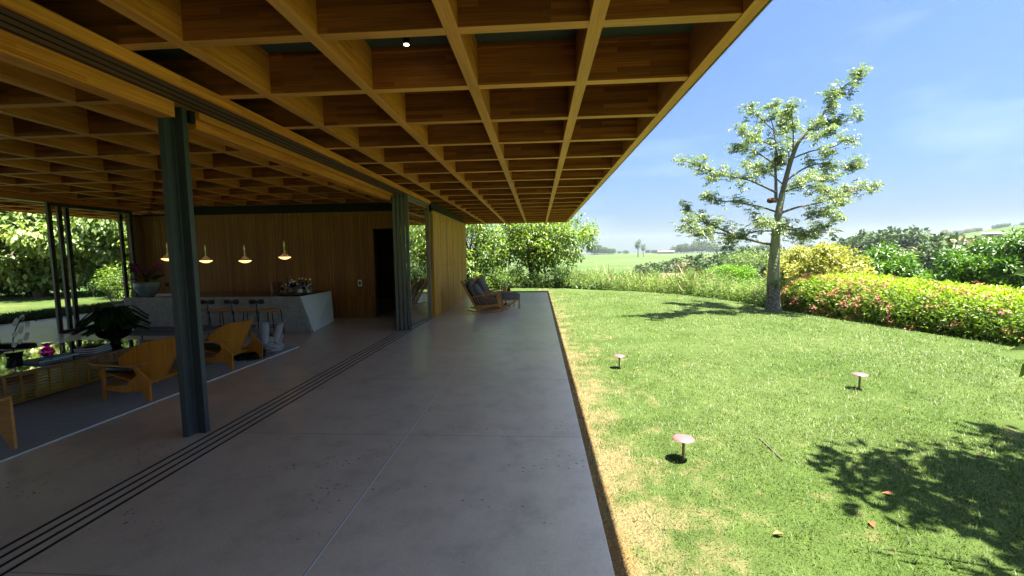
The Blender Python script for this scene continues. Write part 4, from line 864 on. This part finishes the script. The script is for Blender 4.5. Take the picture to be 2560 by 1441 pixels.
nest = tag(MB().sell((0, 0, 0), (.11, .10, .08), .9, wob=.05).build('mud_nest', M['clay'], smooth=True), 'reddish brown clay bird nest in the fork of the solitary tree', 'nest'); nest.location = tp(628, 790, -.05)

# ------------------------------------------------------------------ generic trees
def tree(name, label, cat, base, h, crown_z, rad, nclump, nleaf, L, W, mat, group=None, seed=0, clump=.55, trunk_r=.1, flat=.8, droop=.2, lean=(0, 0), shell=.45, stems=1, only=False, tone=.45, palm=False):
    rs = np.random.default_rng(seed + 100); t = thing(name, label, cat, base, 0, group); tk = MB(); lv = Leaves()
    top = np.array([lean[0], lean[1], crown_z])
    for s_ in range(stems):
        e = top + (np.array([rs.normal() * rad[0] * .35, rs.normal() * rad[1] * .35, 0]) if stems > 1 else 0)
        q = path([(0.05 * s_, 0, -.1), e * [.3, .3, .45] + rs.normal(size=3) * .05, e], 5); tk.tube(q, list(np.linspace(trunk_r, trunk_r * .45, len(q))), 8)
    for k in range(nclump):
        d = rs.normal(size=3); d /= np.linalg.norm(d); r = shell + (1 - shell) * rs.random() ** .6; c = top + d * r * np.array(rad)
        if c[2] < .15: c[2] = .15 + rs.random() * .3
        a = top * [1, 1, .55 + .4 * rs.random()]; mid = a * .5 + c * .5 + rs.normal(size=3) * .12 * min(rad)
        tk.tube(path([a, mid, c], 4), list(np.linspace(trunk_r * .35, .006, 9)), 5)
        tn = float(np.clip(tone + .18 * rs.normal(), .05, .95))
        if palm: lv.palm(c + rng.normal(size=(nleaf // 5, 3)) * clump * .5 * np.array([1, 1, flat]), 5, L, W, droop, tone=tn)
        else: lv.scatter(c, clump * rs.uniform(.7, 1.3), nleaf, L, W, droop, tone=tn, flat=flat)
    tk.build('trunk', M['bark_plain'], t, smooth=True); lv.build('crown', mat, t); return t
# tree beyond the terrace end (large leaves, open crown), its left neighbour
tree('broadleaf_tree', 'open leafy tree with forked trunk just beyond the terrace end', 'tree', (-.3, 24.5, -.35), 5, 2.9, (3.3, 2.4, 1.7), 130, 85, .20, .11, M['leaf_mid'], None, 1, .62, .11, .8, .6, (.6, 0), .35, 3, tone=.5)
tree('broadleaf_tree', 'bushy tree with hanging foliage behind the corner of the timber wall', 'tree', (-4.1, 23.5, -.3), 5, 2.4, (2.3, 2.0, 2.0), 110, 95, .19, .10, M['leaf_mid'], None, 2, .6, .1, .8, .7, (.2, 0), .35, 2, tone=.55)
for i, (px, y, h_, l) in enumerate(((1215, 22.6, 1.2, 'low leafy shrub at the left behind the terrace end'), (1300, 23.0, 1.05, 'low leafy shrub beneath the forked tree'), (1390, 22.6, 1.0, 'low dark shrub right of the forked trunk'))):
    q = at(px, 700, y); tree('shrub', l, 'shrub', (q[0], y, -.2), h_, h_ * .55, (1.5, 1.0, h_ * .55), 40, 90, .12, .05, M['leaf_mid'] if i != 2 else M['leaf_dark'], 'shrubs behind the end of the terrace', 20 + i, .35, .03, .8, .2, stems=3, tone=.35)
# border ground cover by the terrace end
gc = Leaves()
for k in range(620):
    a = rng.uniform(-14, 9); r = re_(a) + rng.uniform(-.1, 1.1); gc.scatter((r * math.sin(R(a)), r * math.cos(R(a)), GZ + .12 + rng.random() * .14), .2, 26, .10, .05, .1, tone=.5)
tag(gc.build('ground_cover', M['leaf_pale']), 'low bright leafy ground cover along the lawn edge past the terrace', 'ground cover', kind='stuff')
# scrub band
sc_ = Leaves(); sk = Leaves()
for k in range(3600):
    a = rng.uniform(2.5, 31.5); d = rng.random() ** 1.3 * 7 - .05; r = re_(a) + d; x, y = r * math.sin(R(a)), r * math.cos(R(a)); z0 = float(hills(r, a))
    hh = rng.uniform(.25, .8) * (1.1 if d < 2 else 1.35) * (1 + .35 * math.sin(x * 1.7 + 1) * math.sin(y * 1.3)) * min(1, .5 + (d + .1) * 1.2) * (1 - .3 * (a > 24) )
    n = 20; t_ = rng.random((n, 1)); lean = rng.normal(size=3) * [.14, .14, 0]
    P = np.array([x, y, z0]) + t_ * (np.array([0, 0, hh]) + lean) + rng.normal(size=(n, 3)) * .07
    tn = .35 + .3 * math.sin(x * .9) * math.cos(y * .8)
    D = rng.normal(size=(n, 3)) * [1, 1, .4] + [0, 0, .35]; sc_.add(*leaf_mesh(P, D, rng.normal(size=(n, 3)) * .4 + [0, 0, 1], .10 * rng.uniform(.6, 1.3, n), .035, .2, np.clip(tn + rng.normal(size=n) * .22, 0, 1)))
    if k % 5 == 0:
        n = 5; P = np.array([x, y, z0 + hh * .3]) + rng.normal(size=(n, 3)) * .1; D = rng.normal(size=(n, 3)) * .45 + [0, 0, 1]; sk.add(*leaf_mesh(P, D, rng.normal(size=(n, 3)), hh * .9 * rng.uniform(.5, 1.1, n), .016, .1))
tag(sc_.build('meadow_scrub', M['leaf_scrub']), 'wild weedy scrub growing thickly behind the curved lawn edge', 'scrub', kind='stuff')
tag(sk.build('tall_dry_grass', M['leaf_stalk']), 'dry arching straw coloured stalks standing among the scrub', 'grass', kind='stuff')
# lime shrubs, pale bush behind the scrub
def bush(px, y, h_, wd, mat, label, seed, name='shrub', L=.13, W=.05, n=60, nl=110, grp='round bushes behind the scrub', tone=.45, cl=.4):
    q = at(px, 700, y); a = math.degrees(math.atan2(q[0], y)); z0 = float(hills(math.hypot(q[0], y), a))
    ztop = h_; hh = ztop - z0
    return tree(name, label, 'bush' if name == 'shrub' else 'tree', (q[0], y, z0), hh, hh * .5, (wd, wd, hh * .48), n, nl, L, W, mat, grp, seed, cl, .05, .8, .15, stems=3, shell=.55, tone=tone)
bush(1835, 24, .85, 1.35, M['leaf_lime'], 'rounded lime green bush left of the tall tree trunk', 40, n=70, nl=150)
bush(1765, 25, .55, 1.3, M['leaf_lime'], 'lower lime green bush merging into the scrub', 41, n=60, nl=130)
bush(1885, 29, 1.75, 2.6, M['leaf_pale'], 'pale green bush close behind the tall tree trunk', 42, n=90, nl=150)
# yellow tree, green trees right
bush(2060, 16.5, 2.05, 1.35, M['leaf_yellow'], 'yellow leaved tree right behind the flowering hedge and trunk', 43, 'yellow_tree', .13, .06, 90, 120, None, .5, .32)
bush(1990, 17.5, 1.75, 1.0, M['leaf_yellow'], 'smaller yellow leaved tree beside the tall trunk', 44, 'yellow_tree', .12, .055, 60, 110, None, .5, .32)
gg = 'glossy green trees behind the flowering hedge'
for i, (px, y, h_, wd, l) in enumerate(((2205, 18, 1.75, 1.05, 'bright green tree next to the yellow tree'), (2262, 18.5, .95, .7, 'lower bright green tree right of the bright one'), (2400, 19, 1.5, 1.2, 'glossy green tree in the middle right behind the hedge'),
        (2470, 19, 1.95, 1.5, 'tall glossy green tree near the right edge'), (2575, 18, 2.45, 1.8, 'tallest glossy green tree cut by the right edge'), (2335, 20, .6, .7, 'small green tree filling the gap behind the hedge'))):
    bush(px, y, h_, wd, M['leaf_glossy'], l, 50 + i, 'green_tree', .2, .07, 75, 110, gg, .38, .38)
# flowering hedge
hg = thing('flowering_hedge', 'long clipped hedge with yellow green tips and pink flowers along the lawn', 'hedge')
hv = Leaves(); hf = Leaves(); front = path([(7.5, 13.5), (7.55, 12.6), (8.0, 10.3), (8.66, 7.9), (9.2, 5.0), (9.5, 1.5)], 8)
Dp = np.gradient(front, axis=0); Nn = np.stack([Dp[:, 1], -Dp[:, 0]], 1); Nn = -Nn / np.linalg.norm(Nn, axis=1, keepdims=True)
if Nn[0, 0] < 0: Nn = -Nn
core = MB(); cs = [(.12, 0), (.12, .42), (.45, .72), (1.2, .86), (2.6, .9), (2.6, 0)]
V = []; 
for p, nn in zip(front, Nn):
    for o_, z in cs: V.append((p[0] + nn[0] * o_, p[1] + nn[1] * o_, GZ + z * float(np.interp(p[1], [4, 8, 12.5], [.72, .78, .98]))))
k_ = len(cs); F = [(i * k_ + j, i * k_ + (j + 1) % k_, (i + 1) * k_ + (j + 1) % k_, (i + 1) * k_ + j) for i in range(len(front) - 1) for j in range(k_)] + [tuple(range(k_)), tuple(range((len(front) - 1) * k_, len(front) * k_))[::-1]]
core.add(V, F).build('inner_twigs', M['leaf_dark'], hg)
prof_u = np.array([0, .45, .9, 1.7, 3.1]); pr_x = np.array([0, -.02, .3, 1.1, 2.5]); pr_z = np.array([-.01, .48, .8, .95, .98])
n = 36000; u = rng.random(n) ** 1.15 * 3.1; s_ = rng.random(n) * (len(front) - 1.001); i = s_.astype(int); f_ = (s_ - i)[:, None]
bp = front[i] * (1 - f_) + front[i + 1] * f_; nn = Nn[i]; ox = np.interp(u, prof_u, pr_x) + rng.normal(size=n) * .05; oz = np.interp(u, prof_u, pr_z) * np.interp(bp[:, 1], [4, 8, 12.5], [.72, .78, .98]) + .02 * np.sin(s_ * 2.1) + rng.normal(size=n) * .028
P = np.stack([bp[:, 0] + nn[:, 0] * ox, bp[:, 1] + nn[:, 1] * ox, GZ + oz], 1)
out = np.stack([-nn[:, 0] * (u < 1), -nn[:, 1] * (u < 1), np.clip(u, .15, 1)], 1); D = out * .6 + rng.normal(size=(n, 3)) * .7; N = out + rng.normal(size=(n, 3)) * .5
tn = np.clip(.05 + .36 * np.clip(u, 0, 2) + rng.normal(size=n) * .2, 0, 1)  # leaf tone: shade painted in towards the base, yellow green tips above
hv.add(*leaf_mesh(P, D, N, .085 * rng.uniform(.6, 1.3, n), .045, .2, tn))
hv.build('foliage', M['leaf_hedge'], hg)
for k in range(900):
    j = rng.integers(n); 
    if u[j] > 1.6 and rng.random() < .93: continue
    q = .5 + .5 * math.sin(P[j, 1] * 2.1) * math.sin(P[j, 1] * .9 + 1)
    if rng.random() > .22 + 1.0 * q * q: continue
    hf.scatter(P[j] + out[j] * .06, .09, 18, .055, .04, 0, tone=.5)
hf.build('flowers', M['flower_pink'], hg)

# ------------------------------------------------------------------ shade tree standing right of the view
st = thing('shade_tree', 'leafy tree at the right edge casting dappled shade on the lawn', 'tree', (6.4, .6, GZ)); tk = MB(); lv = Leaves(); rs = np.random.default_rng(3)
tk.tube(path([(0, 0, -.1), (-.1, .1, 1.2), (-.3, .2, 2.4), (-.6, .4, 3.6)], 6), list(np.linspace(.16, .06, 19)), 10)
for k in range(200):
    d = rs.normal(size=3); d /= np.linalg.norm(d); c = np.array([-.72, .75, 4.3]) + d * (rs.random() ** .45) * np.array([2.75, 2.35, 1.25]); a = np.array([-.3, .2, 2.2 + 1.3 * rs.random()])
    tk.tube(path([a, (a + c) / 2 + rs.normal(size=3) * .15, c], 4), list(np.linspace(.03, .006, 9)), 5); lv.scatter(c, .42, 90, .18, .085, .4, tone=.45)
low = path([(-.3, .2, 1.9), (-1.6, .9, 2.1), (-3.0, 1.4, 1.9), (-3.90, 1.66, 1.70)], 6); tk.tube(low, list(np.linspace(.03, .006, 19)), 6)
tk.tube(path([(-3.0, 1.4, 1.9), (-3.5, 1.45, 1.5), (-3.94, 1.62, 1.28)], 4), [.01, .009, .008, .007, .006, .006, .005, .005, .004], 5)
tk.build('trunk', M['bark_plain'], st, smooth=True)
P = np.array([(-3.93, 1.60, 1.24), (-3.90, 1.60, 1.28), (-3.82, 1.60, 1.22), (-3.90, 1.62, 1.70), (-3.88, 1.62, 1.64), (-3.80, 1.60, 1.78), (-3.7, 1.55, 1.5)])
D = np.array([(-.35, .1, -1), (-1, .1, -.1), (.3, .2, -1), (-1, .2, -.5), (-1, .1, .1), (-.6, .1, -1), (.2, 0, -1.)])
lv.add(*leaf_mesh(P, D, np.tile([-.2, -1., .35], (7, 1)), .13, .06, .15, np.full(7, .45))); lv.build('crown', M['leaf_mid'], st)

# ------------------------------------------------------------------ garden seen through the living room
sg = Leaves()
for k in range(1500):
    y = rng.uniform(5, 17); x = -15.15 + rng.uniform(-.55, .3); n = 14; hh = rng.uniform(.22, .42); a = rng.random(n) * 6.28; D = np.stack([np.cos(a) * .5, np.sin(a) * .5, np.full(n, 1.)], 1)
    sg.add(*leaf_mesh(np.array([x, y, GZ]) + rng.normal(size=(n, 3)) * [.05, .05, 0], D, np.stack([-np.cos(a), -np.sin(a), np.full(n, .5)], 1), hh, .018, .1))
tag(sg.build('border_grass', M['leaf_strip']), 'dense strip of arching grassy plants edging the far deck', 'grass', kind='stuff')
tree('garden_tree', 'large pale leaved tree with stout trunk left of the glass door posts', 'tree', (-25.6, 19.8, GZ), 6, 3.4, (4.6, 3.6, 3.0), 190, 170, .30, .19, M['leaf_pale'], None, 60, .75, .32, .7, .7, tone=.6)
tree('garden_tree', 'bright green feathery tree behind the gap between glass door posts', 'tree', (-20.5, 22.5, GZ), 6, 3.2, (3.4, 3.0, 2.6), 150, 170, .22, .08, M['leaf_mid'], None, 61, .7, .15, .7, .6, tone=.6)
tree('garden_tree', 'dark green tree filling the back of the garden', 'tree', (-27.5, 27, GZ), 7, 3.2, (5, 3, 3.2), 100, 90, .26, .11, M['leaf_dark'], None, 62, .9, .25, tone=.6)
tree('garden_tree', 'dark green tree farther right beyond the garden', 'tree', (-19, 28, GZ), 7, 3.4, (4.5, 3, 3.2), 90, 90, .26, .11, M['leaf_dark'], None, 63, .9, .25, tone=.6)
tree('garden_tree', 'dark tree at the far left of the garden beyond the armchairs', 'tree', (-34, 20, GZ), 7, 3.0, (5, 4, 3.4), 90, 90, .28, .12, M['leaf_dark'], None, 64, .9, .25, tone=.6)
for i, (x, y, h_, mk, l) in enumerate(((-19.2, 18.8, 1.7, 'leaf_mid', 'rounded sunlit bush behind the wicker chair'), (-21.8, 20.3, 1.5, 'leaf_dark', 'dark bush between garden trunk and sunlit bush'), (-27.5, 20.8, 1.3, 'leaf_dark', 'dark bush left of the stout garden trunk'), (-30.5, 21, 1.4, 'leaf_mid', 'green bush at the far left of the garden'), (-23.5, 23.5, 1.5, 'leaf_mid', 'green bush right behind the stout garden trunk'), (-17.2, 20.2, 1.5, 'leaf_dark', 'dark bush near the timber wall end'))):
    tree('garden_bush', l, 'bush', (x, y, GZ), h_, h_ * .5, (1.7, 1.3, h_ * .52), 45, 110, .13, .06, M[mk], 'bushes at the back of the garden', 70 + i, .4, .04, .8, stems=3, tone=.5)

# ------------------------------------------------------------------ far trees, woods, houses
def far_proto(name, h, w_, mat, seed, label, group, ntop=0, nc=26, nl=34, L=.75, trunk=.28):
    rs = np.random.default_rng(seed); lv = Leaves(); tk = MB(); tk.tube([(0, 0, -1), (0, 0, h * trunk), (.1, 0, h * .6)], [h * .03, h * .022, h * .01], 6)
    t = thing(name, label, 'tree', (0, 0, 0), 0, group)
    for k in range(nc):
        d = rs.normal(size=3); d /= np.linalg.norm(d); c = np.array([0, 0, h * (.5 + trunk / 2)]) + d * rs.uniform(.45, 1) * np.array([w_ / 2, w_ / 2, h * (1 - trunk) / 2 * .85])
        lv.scatter(c, w_ * .17, nl, L, L * .7, .1, tone=float(np.clip(.45 + .25 * d[2] + .12 * rs.normal(), 0, 1)))
    tk.build('trunk', M['bark_plain'], t); lv.build('crown', mat, t); return t
protos = {}
def far(kind, az, r, sc=1.0, label=None, group=None):
    h, w_, mk = {'round': (9, 10, 'leaf_far'), 'tall': (17, 9, 'leaf_far'), 'olive': (8, 9, 'leaf_far2'), 'small': (5, 6, 'leaf_far'), 'pale': (7, 8, 'leaf_mid')}[kind]
    x, y = r * math.sin(R(az)), r * math.cos(R(az)); z = float(hills(r, az)) - .5
    if kind not in protos:
        t = far_proto('distant_tree', h, w_, M[mk], len(protos) + 5, label, group, trunk=.45 if kind == 'tall' else .2, L=w_ * .1, nc=18 if kind == 'tall' else 30); protos[kind] = t; t.location = (x, y, z); t.rotation_euler = (0, 0, random.random() * 6); t.scale = (sc,) * 3
    else: t = dup(protos[kind], (x, y, z), rf.random() * 6, label, group, (sc,) * 3)
    return t
def azpx(px, py=640):
    q = at(px, py, 100); return math.degrees(math.atan2(q[0], q[1]))
gw = 'trees of the wooded valley beyond the scrub'
LW = {'round': 'hazy round green tree among the valley woods', 'small': 'small round green tree among the valley woods', 'olive': 'brownish olive tree among the valley woods', 'pale': 'lighter yellow green tree among the valley woods', 'tall': 'tall thin eucalyptus in the valley woods'}
for k in range(150):
    a = rf.uniform(17.5, 50); r = rf.uniform(110, 420); 
    if a < 24 and (r < 130 or r > 300): continue
    kd = rf.choice(['round', 'round', 'round', 'small', 'olive', 'pale']); far(kd, a, r, rf.uniform(.75, 1.25) * (1.05 if a < 34 else 1.2), LW[kd], gw + ' ' + kd)
for k in range(60):
    a = rf.uniform(31, 52); r = rf.uniform(450, 1150) if a < 43 else rf.uniform(1180, 1300); kd = rf.choice(['round', 'small', 'olive']); far(kd, a, r, rf.uniform(.9, 1.5), 'faint dark %s tree scattered on the far hillside fields' % {'round': 'rounded', 'small': 'little', 'olive': 'brownish'}[kd], 'trees on the far hillside ' + kd)
for px, r, s_, kd, l in ((1545, 130, .8, 'small', 'small dark tree standing in front of the green field'), (1583, 140, .9, 'small', 'second small tree in front of the green field'), (1620, 140, .85, 'round', 'round tree at the near edge of the green field'), (1660, 165, 1.0, 'round', 'round dark tree where the field meets the woods'), (1700, 170, 1.05, 'olive', 'brownish tree where the field meets the woods')):
    far(kd, azpx(px), r, s_, l, 'trees along the near edge of the field')
for px, s_, l in ((1595, 1.7, 'tall twin crowned eucalyptus standing alone on the ridge'), (1608, 1.25, 'shorter eucalyptus touching the tall ridge tree')): far('tall', azpx(px), 720, s_, l, 'eucalyptus on the ridge')
for px, s_, n_ in ((1480, 1.35, 7), (1503, 1.1, 6), (1530, .8, 5), (1715, 1.2, 6), (1745, 1.6, 6), (1775, 1.4, 5), (1700, 1.1, 4), (1560, .6, 3), (1640, .6, 3), (1680, .7, 4), (1800, .9, 5), (1830, .9, 5), (1860, .9, 4), (1900, 1.1, 5), (1620, .7, 2), (1650, .6, 2)):
    for j in range(n_): far('round', azpx(px + rf.uniform(-13, 13)), 880 + rf.uniform(-20, 60), s_ * rf.uniform(1.1, 1.9), 'hazy blue green tree in a clump along the skyline ridge', 'trees on the skyline ridge')
for k in range(9): far('round', 36.2 + 2.6 * k / 8 + rf.uniform(-.2, .2), 250 + rf.uniform(-15, 25), rf.uniform(2.0, 2.45), 'tall spreading green tree of the wooded knoll seen above the yellow tree', 'trees of the wooded knoll')
# wood covering the right hillside
wl = Leaves()
for k in range(2300):
    a = rng.uniform(30, 56); r = rng.uniform(130, 1330)
    if math.sin(a * 1.9 + r * .004) * math.sin(r * .013) < -.25 and r > 500: continue
    if a > 42.5 and 430 < r < 1250: continue
    h_ = rng.uniform(4, 9) * (.8 if r < 300 else 1.1); x, y = r * math.sin(R(a)), r * math.cos(R(a)); z = float(hills(r, a)) - 2 
    wl.scatter((x, y, z + h_ * .45), h_ * .75, 55, h_ * .2, h_ * .15, .1, tone=float(.35 + .25 * rng.random()), flat=.75)
tag(wl.build('woodland', M['leaf_far']), 'dense hazy woodland covering the valley and hillside on the right', 'woodland', kind='stuff')
# farm buildings
def house(px, r, w_, d, h, label, up=0):
    a = azpx(px); x, y = r * math.sin(R(a)), r * math.cos(R(a)); t = thing('farm_building', label, 'building', (x, y, float(hills(r, a)) + up), -R(a), 'low farm buildings in the valley')
    wl_ = MB().box(-w_ / 2, w_ / 2, 0, d, -3, h).build('wall', M['render_white'], t)
    MB().prism([(-.5, h), (d + .5, h), (d / 2, h + d * .22)], 'x', -w_ / 2 - .4, w_ / 2 + .4).build('roof', M['tile'], t)
    for k in range(max(2, int(w_ / 4))): MB().box(-w_ / 2 + 1 + k * 4, -w_ / 2 + 2.2 + k * 4, -.05, -.002, h * .3, h * .8).build('window', M['blacksteel'], wl_)
house(1655, 150, 12, 6, 2.4, 'long low pale shed half hidden by the scrub', -.2); house(1700, 156, 14, 6, 2.2, 'second low pale shed right of the first', -.3)
house(1665, 860, 30, 10, 4, 'tiny red roofed farmhouse on the ridge', 0); house(2365, 560, 30, 10, 2.6, 'long low building among trees on the right hillside', 1.5); house(2475, 640, 14, 8, 2.6, 'small building farther right on the hillside', 1)

# ------------------------------------------------------------------ haze
hz = MB().box(-3300, 3300, -3300, 3300, -30, 135).build('haze', None); tag(hz, kind='stuff', label='thin pale air haze over the whole landscape', cat='haze')
m = bpy.data.materials.new('air_haze'); m.use_nodes = True; nt = m.node_tree; nt.nodes.remove(nt.nodes['Principled BSDF'])
v = nt.nodes.new('ShaderNodeVolumePrincipled'); v.inputs['Color'].default_value = (.82, .9, 1, 1); v.inputs['Density'].default_value = .00012; v.inputs['Anisotropy'].default_value = 0
nt.links.new(v.outputs[0], nt.nodes['Material Output'].inputs['Volume']); hz.data.materials[0] = m
